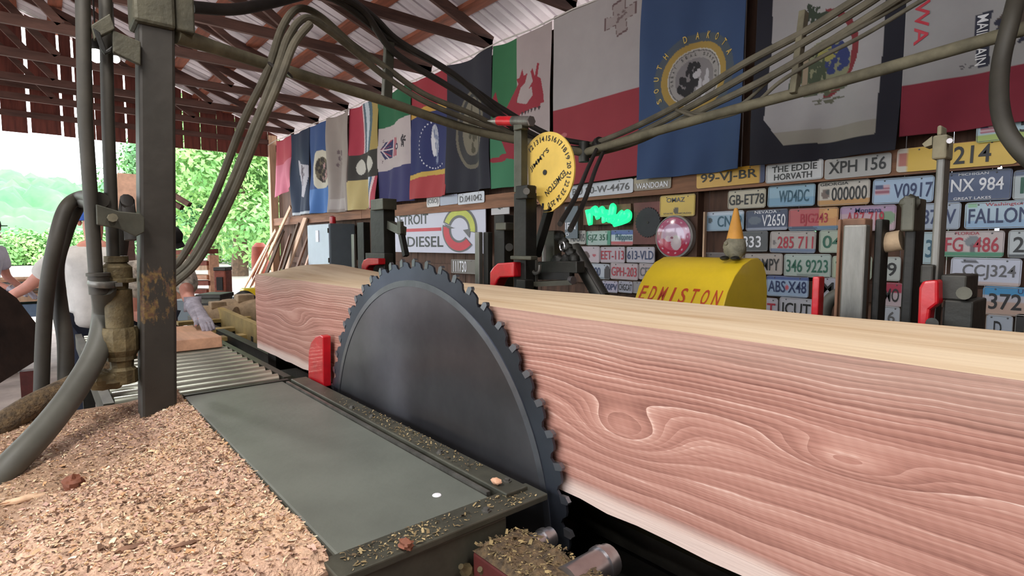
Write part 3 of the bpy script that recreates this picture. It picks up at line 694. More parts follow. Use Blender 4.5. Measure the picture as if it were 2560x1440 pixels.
tri([[(1690, 275, 3.1), (1760, 285, 3.0), (1850, 262, 2.85), (1930, 195, 2.7), (2020, 140, 2.57), (2140, 75, 2.42), (2270, 0, 2.3), (2350, -50, 2.2), (2600, -190, 1.9), (3000, -430, 1.62)],
     [(1690, 275, 3.08), (1770, 297, 2.95), (1870, 270, 2.8), (1950, 205, 2.66), (2040, 150, 2.52), (2160, 88, 2.38), (2290, 10, 2.25), (2380, -40, 2.15), (2620, -170, 1.9), (3020, -410, 1.6)]], .0095, 'hose_dust',
    ['upper thin hose sagging below the bundle on the second arm', 'lower thin hose sagging below the bundle on the second arm'])
hose([on(1500, 355, 3.65), on(1470, 420, 3.2), on(1440, 490, 2.7), on(1400, 560, 2.35)], .012, 'hose_black', 'thin black hose dropping from the elbow towards the dial', grp='drop hoses at the dial')
hose([on(1515, 365, 3.65), on(1490, 420, 3.2), on(1462, 500, 2.7), on(1425, 575, 2.4)], .012, 'hose_black', 'second thin black hose dropping beside the first to the dial', grp='drop hoses at the dial')
hose([on(2760, -620, 1.75), on(2620, -300, 1.85), on(2560, -80, 1.9), on(2530, 40, 1.85), on(2502, 160, 1.85), on(2500, 270, 1.8), on(2530, 350, 1.75), on(2610, 420, 1.7), on(2760, 440, 1.65), on(2950, 330, 1.6), on(3080, 100, 1.6), on(3090, -60, 1.64)], .026, 'rubber', 'thick black hose hanging in a curve at the right edge')
hose([on(480, 18, 3.1), on(600, 22, 3.3), on(760, -15, 3.6), on(900, -60, 4)], .034, 'hose_black', 'dark hose behind the column crossing to the trusses at top')
tie = MB()
for c in (on(690, 172, 2.33), on(712, 178, 2.36)): tie.lathe(c, [(.036, -.005), (.04, 0), (.036, .005)], n=14, axis=(.35, .6, .9))
tag(tie.build('hose_tie', 'hose_black'), 'black rubber ties binding the hose bundle to the boom', 'tie')
tag(MB().lathe(on(1500, 362, 3.64), [(.05, -.02), (.055, 0), (.05, .02)], n=14, axis=(.6, -.1, .3)).build('hose_tie', 'hose_black'), 'black tie around the hoses at the boom elbow', 'tie')

# ------------------------------------------------------------------ roller conveyor
RZ = .885
rc = thing('roller_conveyor', (-3.6, .3, 0), 'grey steel roller conveyor carrying boards away behind the blade', 'conveyor')
rol = MB().cyl((-2.72, .20, RZ - .026), (-2.72, .84, RZ - .026), .024, n=14).build('roller', 'roller', rc)
for k in range(1, 20): inst(rol, 'roller', WL[rol.name] + Vector((-.105 * k, 0, 0)), rc)
MB().bb((-4.9, .85, RZ - .11), (-2.66, .885, RZ - .01)).build('side_rail', 'steel_olive', rc, smooth=False)
MB().bb((-4.9, .16, RZ - .11), (-2.66, .195, RZ - .01)).build('side_rail', 'steel_olive', rc, smooth=False)
MB().cyl((-2.635, .20, RZ - .055), (-2.635, .86, RZ - .055), .035, n=14).build('end_bar', 'pipe_dust', rc)
for x in (-2.72, -4.6):
    for y in (.20, .84): MB().bb((x - .03, y - .03, 0), (x + .03, y + .03, RZ - .06)).build('leg', 'steel_dark', rc, smooth=False)
c1 = at_z(540, 862, .90); 
bd = MB().bb((c1.x - .62, .30, .886), (c1.x + .02, c1.y + .03, .951)).build('sawn_board', 'fresh_board', smooth=False, bevel=.004); tag(bd, 'fresh reddish plank lying across the roller conveyor', 'board')
tk = thing('carriage_track', (-2.9, 1.05, 0), 'dark carriage rail frame between conveyor and log', 'rail')
MB().bb((-6.2, 1.08, .74), (2, 1.14, .80)).build('rail', 'steel_dark', tk, smooth=False)
MB().bb((-6.2, .96, .60), (2, 1.40, .70)).build('bed', 'steel_black', tk, smooth=False)
for k in range(9): MB().bb((-6 + k * .95, 1.0, 0), (-5.9 + k * .95, 1.36, .60)).build('support', 'steel_black', tk, smooth=False)
for k in range(5): MB().bb((-3.3 + k * 1.05, .97, .80), (-3.16 + k * 1.05, 2.2, .905)).build('bunk', 'steel_black', tk, smooth=False)
# gearbox and shafts under the near end of the blade
GZ = .86
gbx = thing('gearbox', at_z(1350, 1400, GZ - .2), 'maroon gear housing with sawdust covered lid at bottom centre', 'gearbox')
ga = at_z(1195, 1388, GZ); gb_ = at_z(1300, 1325, GZ)
x0, x1 = gb_.x, gb_.x + .52; y0, y1 = ga.y, gb_.y
MB().bb((x0, y0, GZ - .22), (x1, y1, GZ)).build('housing', 'maroon', gbx, smooth=False, bevel=.006)
hb, ht = grid_pile(90, 40, x0, x1, y0, y1, lambda x, y: (GZ + .001 + max(0, .016 + .012 * noise.noise(Vector((x * 18, y * 18, 5))) + .005 * noise.noise(Vector((x * 70, y * 70, 5)))) * min(1, min(x - x0, x1 - x, y - y0, y1 - y) / .02), .6))
o = hb.build('lid_sawdust', 'dust_dark', gbx, angle=180); o['kind'] = 'stuff'
cb, cc = chips(2200, lambda: (lambda x, y: (x, y, GZ + .014 + .012 * noise.noise(Vector((x * 18, y * 18, 5)))))(random.uniform(x0 + .01, x1 - .01), random.uniform(y0 + .005, y1 - .005)), ['#6f6042', '#5a4a34', '#8d7c56', '#453828', '#a08c62'], (.003, .010))
o = cb.build('lid_chips', 'chip', gbx, smooth=False, col=cc); o['kind'] = 'stuff'
for px, py, r, L in ((1355, 1352, .022, .14), (1500, 1412, .032, .12)):
    p = at_y(px, py, y1 + .04); MB().cyl(p + Vector((0, -L * .8, 0)), p + Vector((0, .03, 0)), r, n=20).build('shaft', 'steel_bright', gbx)
    MB().cyl(p + Vector((0, .0, 0)), p + Vector((0, .012, 0)), r + .004, n=20).build('clamp_ring', 'steel_bright', gbx)
for px, py in ((1165, 1425), (1212, 1432), (1240, 1438)):
    p = at_z(px, py, GZ - .04); MB().lathe(p, [(.014, -.03), (.015, 0), (.009, .008), (.006, .025)], n=8, axis=(.2, -.6, .6)).build('bolt', 'brass_dirty', gbx)
MB().bb((x1 - .1, .98, 0), (x1 - .06, 1.02, .80)).build('frame_post', 'maroon', gbx, smooth=False)
# ------------------------------------------------------------------ carriage knees and gear behind the log
def pxbox(name, m, par, x0, x1, y0, y1, Y, depth, bevel=.004):
    """box whose front face fills that part of the plane Y; sits depth deep behind it"""
    a = at_y((x0 + x1) / 2, y0, Y); c = at_y((x0 + x1) / 2, y1, Y); l = at_y(x0, (y0 + y1) / 2, Y); r = at_y(x1, (y0 + y1) / 2, Y)
    zb = min(a.z, c.z)
    if y1 >= 830: zb = .80 if Y > 1.66 else .895
    w0 = r.x - l.x
    for q in (1., .8, .6, .4):
        rb_ = at_y(x1, (y0 + y1) / 2, Y + depth * q)
        if rb_.x - l.x > .45 * w0: r = rb_; depth *= q; break
    else: depth *= .4; r.x = l.x + .5 * w0
    return MB().bb((l.x, Y, zb), (r.x, Y + depth, max(a.z, c.z))).build(name, m, par, smooth=False, bevel=bevel)
def hook(name, par, pts, Y, th, m='red_paint'):
    return MB().prism([at_y(px, py, Y) for px, py in pts], (0, th, 0)).build(name, m, par, smooth=False, bevel=.006)
KB = 830
k1 = thing('carriage_knee', at_y(965, 880, 1.62), 'black steel carriage knee at the far end of the log', 'carriage knee', 'carriage knees holding the log')
pxbox('column', 'steel_black', k1, 928, 990, 522, KB, 1.62, .08)
pxbox('cap', 'steel_olive', k1, 926, 992, 495, 523, 1.60, .12)
pxbox('bracket', 'steel_olive', k1, 992, 1010, 553, 585, 1.62, .06)
pxbox('base_block', 'steel_dark', k1, 915, 985, 633, KB, 1.56, .06)
pxbox('side_plate', 'steel_black', k1, 895, 928, 555, KB, 1.68, .05)
pxbox('strut', 'steel_worn', k1, 880, 893, 585, KB, 1.72, .03)
MB().bar(at_y(975, 562, 1.66), at_y(1008, 578, 1.64), .04, .05).build('lever_arm', 'steel_olive', k1, smooth=False)
MB().bar(at_y(1002, 576, 1.64), at_y(1015, 640, 1.64), .03, .03).build('lever', 'steel_black', k1, smooth=False)
hook('dog', k1, [(903, 684), (903, 662), (908, 650), (918, 645), (945, 646), (945, 662), (922, 664), (916, 670), (914, 684)], 1.50, .05)
k2 = thing('carriage_knee', at_y(1260, 900, 1.62), 'black steel carriage knee in the middle with red hooked dog', 'carriage knee', 'carriage knees holding the log')
pxbox('column', 'steel_black', k2, 1235, 1285, 536, KB, 1.62, .10)
pxbox('front_plate', 'steel_worn', k2, 1187, 1208, 580, KB, 1.58, .03)
pxbox('side_plate', 'steel_black', k2, 1208, 1232, 580, KB, 1.60, .05)
pxbox('cap', 'steel_olive', k2, 1238, 1285, 556, 575, 1.60, .05)
MB().cyl(at_y(1273, 618, 1.60), at_y(1273, 618, 1.66), .018, n=12).build('knob', 'steel_dark', k2)
hook('dog', k2, [(1224, 716), (1224, 680), (1232, 668), (1243, 658), (1284, 655), (1284, 693), (1250, 694), (1243, 700), (1236, 716)], 1.50, .06)
k3 = thing('dial_post', at_y(1310, 900, 1.52), 'tall dark steel post with a red tipped pointer in front of the flags', 'post')
pxbox('post', 'steel_olive', k3, 1284, 1320, 318, 480, 1.56, .05)
pxbox('lower_post', 'steel_black', k3, 1284, 1342, 480, KB, 1.54, .08)
pxbox('clamp', 'steel_black', k3, 1288, 1340, 462, 496, 1.525, .05)
pxbox('arm_bar', 'steel_olive', k3, 1275, 1345, 640, 650, 1.50, .04)
pxbox('base_plate', 'steel_black', k3, 1290, 1335, 700, KB, 1.50, .05)
MB().cyl(at_y(1316, 478, 1.50), at_y(1316, 478, 1.56), .014, n=10).build('bolt', 'steel_worn', k3)
pa = at_y(1218, 302, 1.55); pbq = at_y(1326, 303, 1.56); pd = (pbq - pa)
MB().tube([pa, pa + pd * .28], [.001, .020], 12).build('pointer_tip', 'steel_worn', k3)
MB().tube([pa + pd * .28, pa + pd * .62], .0205, 12).build('pointer_band', 'red_paint', k3)
MB().tube([pa + pd * .62, pbq], .0208, 12).build('pointer_shank', 'steel_worn', k3)
MB().cyl(pbq, pbq + Vector((.008, 0, 0)), .022, n=6).build('pointer_nut', 'steel_bright', k3)
pxbox('pointer_saddle', 'steel_olive', k3, 1283, 1322, 296, 322, 1.545, .05)
# yellow dial
DC = at_y(1363, 431, 1.62); DR = .165
dl = thing('scale_dial', DC - Vector((0, 0, DR)), 'round yellow scale dial with black numerals beside the pointer post', 'dial')
poly = []
def dpx(px, py): return at_y(px, py, 1.62)
arc = [DC + Vector((DR * math.cos(a), 0, DR * math.sin(a))) for a in [math.radians(140 - t) for t in range(0, 236, 5)]]
cut = [dpx(1381, 528), dpx(1378, 518), dpx(1372, 516), dpx(1368, 524), dpx(1360, 525), dpx(1341, 495), dpx(1341, 466), dpx(1321, 462), dpx(1318, 380)]
MB().prism(arc + cut, (0, .008, 0)).build('disc', 'dial_yellow', dl, smooth=False)
MB().cyl(DC + Vector((0, -.004, 0)), DC + Vector((0, .004, 0)), .011, n=16).build('hub_bolt', 'ink_black', dl)
def ch_on_dial(s, ang, rad, h, rotdeg, w):
    c = DC + Vector((rad * math.cos(ang), -.002, rad * math.sin(ang))); r = math.radians(rotdeg)
    def fn(u, v):
        x = (u - .5) * w; z = (v - .5) * h
        return c + Vector((x * math.cos(r) - z * math.sin(r), 0, x * math.sin(r) + z * math.cos(r)))
    text_part(dl, s, 'ink_black', fn, 'numeral')
for i in range(12, 26):
    a = 128 - (i - 12) * 15.2; ch_on_dial(str(i), math.radians(a), DR * .84, .022, a - 90, .026)
for s, a in (('0', -80), ('1', -95), ('2', -110), ('3', -128)): ch_on_dial(s, math.radians(a), DR * .84, .022, a - 90, .012)
def word(sx, word_, x0, z0, x1, z1, h, m='ink_black'):
    d = Vector((x1 - x0, 0, z1 - z0)); n = Vector((-d.z, 0, d.x)).normalized()
    text_part(dl, word_, m, lambda u, v: DC + Vector((x0, -.002, z0)) + d * u + n * (v * h), sx)
p = lambda px, py: (dpx(px, py) - DC)
a, c = p(1330, 432), p(1375, 380); word('lettering', "JIMMY'S", a.x, a.z, c.x, c.z, .026)
a, c = p(1410, 424), p(1362, 480); word('lettering', 'EDMISTON', a.x, a.z, c.x, c.z, .026)
# lever gear right of the dial post
lv = thing('lever_gear', at_y(1420, 900, 1.75), 'black levers, chain and rams of the carriage below the yellow dial', 'lever gear')
MB().bar(at_y(1374, 520, 1.64), at_y(1340, 640, 1.66), .035, .03).build('lever', 'steel_black', lv, smooth=False, bevel=.003)
pxbox('gear_plate', 'steel_olive', lv, 1360, 1405, 576, 680, 1.74, .05)
pxbox('spirit_level', 'plate_rim', lv, 1354, 1366, 612, 665, 1.70, .02)
MB().tube([at_y(1432, 620, 1.78), at_y(1505, 745, 1.78)], .035, 14).build('ram', 'steel_dark', lv)
MB().tube([at_y(1443, 630, 1.76), at_y(1512, 745, 1.76)], .008, 8).build('ram_rod', 'hose_black', lv)
MB().bar(at_y(1340, 668, 1.70), at_y(1452, 668, 1.70), .05, .05).build('cross_bar', 'steel_dark', lv, smooth=False, bevel=.004)
MB().bar(at_y(1335, 690, 1.64), at_y(1430, 690, 1.68), .04, .03).build('shelf_bar', 'steel_black', lv, smooth=False)
MB().bar(at_y(1335, 710, 1.60), at_y(1435, 705, 1.68), .07, .02).build('shelf_bar', 'steel_olive', lv, smooth=False)
MB().bar(at_y(1340, 650, 1.6), at_y(1340, 730, 1.6), .012, .012).build('rod', 'steel_worn', lv, smooth=False)
u = [at_y(1328, 662, 1.585), at_y(1330, 676, 1.585), at_y(1339, 684, 1.585), at_y(1348, 678, 1.585), at_y(1350, 662, 1.585)]
MB().tube(bez(u, 5), .008, 8).build('clevis', 'steel_worn', lv)
cl = []
for t in range(13): a = 2 * math.pi * t / 12; cl.append(at_y(1406 + 6 * math.sin(a), 616 + 11 * math.cos(a), 1.72))
MB().tube(cl, .004, 6, cap=False).build('shackle', 'steel_bright', lv)
for k in range(5): 
    pc = at_y(1400 + k * 9, 592 + k * 14, 1.74); MB().blob(pc, .024, k, .3, 2, 7).build('chain_link', 'steel_black', lv)
MB().blob(at_y(1398, 655, 1.74), .035, 3, .4, 2, 8).build('fitting', 'steel_black', lv)
MB().blob(at_y(1420, 650, 1.74), .03, 5, .4, 2, 8).build('fitting', 'steel_black', lv)
MB().cyl(at_y(1425, 701, 1.66), at_y(1434, 701, 1.66), .018, n=10).build('end_nut', 'steel_bright', lv)
MB().bb(at_y(1300, 815, 1.66), at_y(1420, 905, 1.9)).build('gear_base', 'steel_black', lv, smooth=False)
# right hand knee group
Yk = 1.56
k4 = thing('carriage_knee', at_y(2290, 1000, Yk), 'tall blurred steel carriage knee at right with red dog and boxes', 'carriage knee', 'carriage knees holding the log')
pxbox('tall_bar', 'steel_worn', k4, 2326, 2362, 392, 900, Yk, .05)
pxbox('bar_head', 'pipe_dust', k4, 2330, 2384, 336, 396, Yk - .01, .06)
pxbox('head_top', 'pipe_dust', k4, 2342, 2368, 312, 338, Yk - .005, .05)
MB().prism([at_y(px, py, Yk) for px, py in ((2330, 340), (2305, 360), (2312, 368), (2330, 362))], (0, .04, 0)).build('head_spur', 'pipe_dust', k4, smooth=False)
MB().cyl(at_y(2374, 352, Yk - .03), at_y(2374, 352, Yk), .006, n=8).build('head_bolt', 'steel_bright', k4)
pxbox('back_column', 'steel_black', k4, 2250, 2300, 575, 1000, Yk + .08, .08)
pxbox('column_top', 'steel_olive', k4, 2252, 2315, 493, 578, Yk + .06, .1)
MB().blob(at_y(2275, 510, Yk + .08), .022, 3, .4, 2, 8).build('casting', 'steel_olive', k4)
pxbox('dog_slide', 'steel_dark', k4, 2300, 2350, 662, 710, Yk - .02, .06)
pxbox('dog_box', 'steel_dark', k4, 2350, 2445, 688, 752, Yk - .02, .12)
pxbox('base_box', 'steel_dark', k4, 2352, 2460, 752, 960, Yk - .03, .14)
MB().cyl(at_y(2410, 733, Yk - .05), at_y(2410, 733, Yk), .014, n=14).build('box_boss', 'steel_olive', k4)
dg4 = hook('dog', k4, [(2292, 822), (2296, 720), (2305, 703), (2345, 700), (2345, 760), (2325, 775), (2318, 822)], 1.50, .05)
MB().cyl(at_y(2330, 808, 1.49), at_y(2330, 808, 1.54), .012, n=12).build('dog_pin', 'steel_dark', dg4)
MB().cyl(at_y(2206, 608, Yk + .1), at_y(2255, 600, Yk + .1), .026, n=14).build('cross_tube', 'motor_dust', k4)
kb = thing('wood_faced_block', at_y(2150, 1000, Yk + .02), 'worn grey steel faced wooden block standing left of the tall knee', 'block')
pxbox('front_face', 'steel_worn', kb, 2098, 2166, 562, 1000, Yk + .02, .03)
pxbox('wood_edge', 'board_brown', kb, 2084, 2098, 548, 1000, Yk + .025, .03)
pxbox('wood_core', 'board_brown', kb, 2094, 2172, 546, 1000, Yk + .05, .06)
pxbox('back_core', 'steel_black', kb, 2176, 2214, 548, 1000, Yk + .06, .1)
rp = pxbox('red_stop', 'red_paint', None, 2024, 2056, 692, 1000, Yk + .06, .04); tag(rp, 'dark red upright stop plate between the yellow hood and the block', 'stop plate')
hb2 = hose([at_y(2058, 800, 1.75), at_y(2068, 760, 1.75), at_y(2090, 738, 1.75), at_y(2125, 735, 1.75)], .018, 'hose_grey', 'short grey hose looping behind the red stop plate')
# carriage deck under all knees
dk = thing('carriage_deck', (-1.5, 1.8, .7), 'dark steel carriage deck behind the log carrying the knees', 'carriage')
MB().bb((-4.3, 1.52, .72), (1.2, 1.66, .90)).build('front_beam', 'steel_black', dk, smooth=False)
MB().bb((-4.3, 1.70, .72), (1.2, 3.2, .80)).build('deck_plate', 'steel_black', dk, smooth=False)
for x in (-4.0, -2.4, -.8, .8): MB().bb((x - .05, 1.75, 0), (x + .05, 3.1, .72)).build('support', 'steel_black', dk, smooth=False)

# ------------------------------------------------------------------ yellow hood
hx1, hx0 = -1.42, -1.97
hd = thing('machine_hood', ((hx0 + hx1) / 2, 2.8, .8), 'bright yellow rounded machine hood with red stencilled lettering', 'machine hood')
prof = [(2.60, .80), (2.60, 1.10), (2.615, 1.17), (2.66, 1.26), (2.73, 1.34), (2.81, 1.395), (2.90, 1.425), (2.98, 1.428), (3.04, 1.40), (3.08, 1.34), (3.10, 1.24), (3.10, .80)]
MB().prism([(hx0, y, z) for y, z in prof], (hx1 - hx0, 0, 0)).build('shell', 'yellow_paint', hd, angle=40, bevel=.004)
def hood_front(zz):
    for (ya, za), (yb_, zb_) in zip(prof, prof[1:]):
        if za <= zz <= zb_ and zb_ > za: return ya + (yb_ - ya) * (zz - za) / (zb_ - za)
    return 2.6
tl = 'EDMISTON'; zc0, zc1 = 1.185, 1.265
for i, chh in enumerate(tl):
    t0 = (i + .18) / len(tl); t1 = (i + .78) / len(tl); xa = hx0 + .015 + (hx1 - hx0 - .03) * t0; xb = hx0 + .015 + (hx1 - hx0 - .03) * t1
    if chh == 'I': xa += .012; xb -= .012
    text_part(hd, chh, 'ink_orange', lambda u, v: Vector((xa + (xb - xa) * u + .012 * (v - .5), hood_front(zc0 + (zc1 - zc0) * v) - .0025, zc0 + (zc1 - zc0) * v)), 'letter')
gc = at_y(1836, 656, 2.86); gz = 1.42
gn = thing('garden_gnome', (gc.x, 2.86, gz), 'small stone gnome with orange pointed hat standing on the yellow hood', 'gnome')
MB().blob((gc.x, 2.86, gz + .065), .062, 4, .12, 2, 12, (.95, .95, 1.08)).build('body', 'stone', gn)
for s in (-1, 1): MB().blob((gc.x + .03 * s, 2.81, gz + .008), .022, 4, .12, 2, 7, (1, 1.4, .6)).build('foot', 'steel_dark', gn)
MB().lathe((gc.x, 2.86, gz + .112), [(.044, 0), (.042, .012), (.032, .06), (.021, .11), (.013, .15), (.008, .165)], n=20).build('hat', 'gnome_hat', gn)
MB().blob((gc.x - .022, 2.805, gz + .088), .012, 2, .1, 2, 6).build('nose', 'stone', gn)

# ------------------------------------------------------------------ flags
def inpoly(U, V, poly):
    ins = np.zeros(U.shape, bool); n = len(poly)
    for i in range(n):
        x1, y1 = poly[i]; x2, y2 = poly[(i + 1) % n]
        if y1 == y2: continue
        c = ((y1 > V) != (y2 > V)) & (U < (x2 - x1) * (V - y1) / (y2 - y1) + x1); ins ^= c
    return ins
def ell(U, V, cx, cy, rx, ry): return ((U - cx) / rx) ** 2 + ((V - cy) / ry) ** 2 < 1
class Cv:
    """colour canvas over u (left to right) and v (top to bottom), 0..1"""
    def __init__(s, nu, nv, base):
        s.V, s.U = np.meshgrid(np.linspace(0, 1, nv + 1), np.linspace(0, 1, nu + 1), indexing='ij'); s.C = np.zeros(s.U.shape + (3,)); s.C[:] = lin(base)
    def put(s, m, c, a=1.): s.C[m] = s.C[m] * (1 - a) + np.array(lin(c)) * a; return s
    def rect(s, u0, u1, v0, v1, c, a=1.): return s.put((s.U >= u0) & (s.U <= u1) & (s.V >= v0) & (s.V <= v1), c, a)
    def ell(s, cx, cy, rx, ry, c, a=1.): return s.put(ell(s.U, s.V, cx, cy, rx, ry), c, a)
    def poly(s, P, c, a=1.): return s.put(inpoly(s.U, s.V, P), c, a)
    def blot(s, cx, cy, rx, ry, c, n, seed, sz=.25, a=1.):
        r = random.Random(seed)
        for _ in range(n):
            t = r.uniform(0, 6.28); q = math.sqrt(r.random()); s.ell(cx + rx * q * math.cos(t), cy + ry * q * math.sin(t), rx * r.uniform(.4, 1) * sz, ry * r.uniform(.4, 1) * sz, c, a)
        return s
FY = 4.02
def flag(xl, xr, z0, z1, cv, label, seed, amp=.018, skew=0, sag=.03, bz=None, narrow=0.):
    nv, nu = cv.U.shape[0] - 1, cv.U.shape[1] - 1
    X0 = at_y(xl, 300, FY).x; X1 = at_y(xr, 300, FY).x
    def pos(u, v):
        w = .5 + .5 * v
        x = X0 + (X1 - X0) * (u + narrow * (.5 - u) * v) + .015 * noise.noise(Vector((u * 2, v * 2, seed + 5))) * v
        zz = z0 - sag * math.sin(math.pi * u) ** 1 * (1 - v) - (z0 - z1) * v + skew * (u - .5) * v
        ph = seed * 1.7
        y = FY - amp * 1.7 * w * (1.3 * math.sin(u * 7 + ph + 1.2 * math.sin(v * 2.2 + ph)) + .5 * math.sin(u * 17 + 2 * ph + v * 5) * v + 1.6 * noise.noise(Vector((u * 3, v * 2.2, seed)))) - .02 * v
        return Vector((x, y, zz))
    b = MB(); vs = [pos(i / nu, j / nv) for j in range(nv + 1) for i in range(nu + 1)]
    b.add(vs, [(j * (nu + 1) + i, (j + 1) * (nu + 1) + i, (j + 1) * (nu + 1) + i + 1, j * (nu + 1) + i + 1) for j in range(nv) for i in range(nu)])
    fc_ = cv.C.reshape(-1, 3); g_ = fc_.mean(1, keepdims=True); o = b.build('flag', 'cloth', col=(fc_ * .88 + g_ * .12) * (.92 if seed < 9 else .80), angle=180, origin=pos(.5, 1))  # dusty colours dulled; flags farther from the gable darkened for weaker light
    so = o.modifiers.new('cloth', 'SOLIDIFY'); so.thickness = .002; so.offset = 0
    tag(o, label, 'flag', 'flags hung along the back wall')
    return o, pos
def ftext(o, pos, s, m, fn): return text_part(o, s, m, lambda u, v: (lambda q: pos(*q) + Vector((0, -.006, 0)))(fn(u, v)))
ZT = 3.74
c = Cv(16, 60, '#c2475a').rect(0, 1, .45, 1, '#d4708a'); flag(690, 727, ZT, 2.62, c, 'narrow faded pink red flag at the far corner by the opening', 1, .02, .2)
c = Cv(40, 110, '#22344f').poly([(.35, .33), (.45, .34), (.5, .38), (1, .44), (1, .55), (.9, .66), (.72, .80), (.5, .77), (.38, .55)], '#b9b9c4').ell(.62, .5, .12, .1, '#4a4650').blot(.65, .55, .2, .12, '#8a7f8c', 14, 3).rect(0, 1, .965, 1, '#b9c4cc')
flag(727, 772, ZT, 2.10, c, 'dark navy flag with a white emblem, second from the corner', 2, .02)
c = Cv(50, 110, '#31548e').ell(.62, .52, .38, .22, '#cfcbb8').ell(.66, .52, .21, .14, '#6f6650').blot(.66, .52, .18, .12, '#3b3530', 30, 5, .3).blot(.7, .55, .1, .1, '#b08a86', 8, 6, .35).rect(0, 1, .72, 1, '#3f77bd')
flag(770, 822, ZT, 2.09, c, 'blue flag with a round cream state seal, third from the corner', 3, .024)
c = Cv(44, 110, '#9d938c').blot(.5, .45, .2, .12, '#6e5f63', 10, 7, .3).rect(.1, .9, .86, .97, '#b4aca8'); flag(820, 876, ZT, 2.07, c, 'plain greyish cream flag with a faint emblem', 4, .03, 0, .03, narrow=.1)
c = Cv(90, 170, '#c4b070'); U, V = c.U, c.V
wv = .55 + .09 * np.sin(V * 5.5 + .3)
c.put((V < .48) & (U < wv), '#b32a45').put((V < .48) & (U > wv - .06) & (U < wv + .22), '#55707e').put((V < .48) & (U > wv + .04) & (U < wv + .14), '#c3d0da').put((V < .48) & (U > wv + .22), '#b09a52').put((V < .48) & (abs(U - wv + .06) < .03), '#d8b8bc')
wv2 = .68 - .22 * np.clip((V - .6) / .4, 0, 1) ** 1.5
c.put((V > .48) & (U > wv2 + .24), '#b83a50').put((V > .48) & (U > wv2) & (U < wv2 + .26), '#4f6f92').put((V > .48) & (U > wv2 + .08) & (U < wv2 + .17), '#c9d6e6').put((V > .48) & (abs(U - wv2 - .26) < .03), '#e0c8c8')
c.rect(.02, 1, .46, .71, '#3a3734').ell(.36, .585, .15, .075, '#c9c7bd').ell(.72, .585, .16, .08, '#c9c7bd').rect(.0, .04, .45, .72, '#5a4a44')
flag(874, 946, ZT, 2.07, c, 'red and yellow flag with wavy bands and a black square of two white shapes', 5, .024)
c = Cv(100, 190, '#c0b4b4'); c.put(c.V < .30 - .03 * c.U, '#1f6b45').put(c.V > .70 - .02 * c.U, '#3a3a6c')
c.poly([(.05, .50), (.2, .43), (.62, .41), (.62, .58), (.2, .59)], '#2d3160')
for k in range(4): c.poly([(.05, .5), (.08, .5), (.42, .42 + .05 * k), (.36, .42 + .05 * k)], '#b0475c')
c.rect(.05, .45, .495, .51, '#cfc4c8').poly([(.1, .5), (.3, .42), (.34, .42), (.14, .5)], '#c9bcc4').poly([(.1, .51), (.3, .59), (.34, .59), (.14, .51)], '#c9bcc4').rect(.45, .5, .41, .58, '#c9bcc4').rect(.5, .56, .41, .58, '#a83c50').rect(.56, .6, .41, .58, '#cbbcc0').rect(.58, .62, .42, .58, '#a83c50').ell(.62, .5, .06, .03, '#3b3450').ell(.62, .5, .03, .015, '#d8d0d0').blot(.85, .48, .06, .05, '#2c2830', 14, 3, .35).blot(.12, .42, .05, .02, '#5a4048', 5, 4).blot(.12, .6, .05, .02, '#5a4048', 5, 8)
flag(945, 1028, ZT, 2.12, c, 'green white and navy flag with a union shield emblem', 6, .018)
c = Cv(110, 190, '#262f66'); c.put(c.V < .285 - .03 * np.sin(c.U * 3), '#9e2032').put((c.V > .27 - .03 * np.sin(c.U * 3)) & (c.V < .32 - .03 * np.sin(c.U * 3)), '#c79a35').put(c.V > .815 - .02 * np.sin(c.U * 3), '#b0363c').put((c.V > .795 - .02 * np.sin(c.U * 3)) & (c.V < .835 - .02 * np.sin(c.U * 3)), '#c9a63e')
for k in range(20):
    a = math.radians(100 + k * 10.5); c.ell(.62 + .34 * math.cos(a), .57 - .19 * math.sin(a), .014, .007, '#cfd0dc')
c.ell(.62, .53, .07, .13, '#b9bcc8').ell(.58, .56, .04, .1, '#d6d6dc').blot(.64, .56, .05, .14, '#7c86a4', 14, 5, .3)
flag(1027, 1124, ZT, 2.13, c, 'navy flag between red and gold bands with a ring of stars', 7, .018)
c = Cv(90, 190, '#292a36'); c.ell(.53, .53, .36, .30, '#6f695a').ell(.53, .53, .32, .27, '#3a3a3c').ell(.55, .51, .26, .22, '#777060').blot(.58, .53, .16, .16, '#4b4738', 22, 9, .3)
flag(1122, 1233, ZT, 2.15, c, 'very dark navy flag with a large dim oval seal', 8, .022)
c = Cv(150, 200, '#b9a9a9'); c.rect(0, .45, 0, .58, '#2f7a4c').rect(0, .62, .58, 1, '#3f8a62')
R_ = '#a32238'
c.poly([(.2, .50), (.3, .40), (.5, .44), (.62, .46), (.74, .42), (.72, .36), (.66, .37), (.74, .33), (.70, .26), (.73, .24), (.77, .30), (.80, .22), (.83, .23), (.81, .31), (.86, .33), (.90, .43), (.91, .49), (.86, .49), (.84, .515), (.76, .50), (.50, .515), (.47, .53), (.47, .575), (.62, .58), (.70, .65), (.76, .74), (.60, .78), (.50, .82), (.3, .8), (.18, .68), (.14, .56)], R_)
c.poly([(.22, .45), (.34, .38), (.48, .31), (.44, .27), (.50, .275), (.56, .22), (.58, .27), (.65, .26), (.60, .32), (.52, .34), (.46, .40), (.40, .47)], R_).poly([(0, .38), (.06, .32), (.1, .40), (.2, .46), (.16, .52), (.04, .44)], R_).poly([(.1, .5), (.3, .42), (.5, .5), (.3, .62)], R_)
for k in range(6): c.poly([(.52 + .06 * k, .505), (.56 + .06 * k, .505), (.53 + .06 * k, .53)], '#4a3a40')
c.ell(.12, .80, .14, .02, R_).ell(.25, .78, .1, .02, R_)
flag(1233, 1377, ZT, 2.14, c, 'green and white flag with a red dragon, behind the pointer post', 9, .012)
c = Cv(110, 190, '#b5adae'); U, V = c.U, c.V
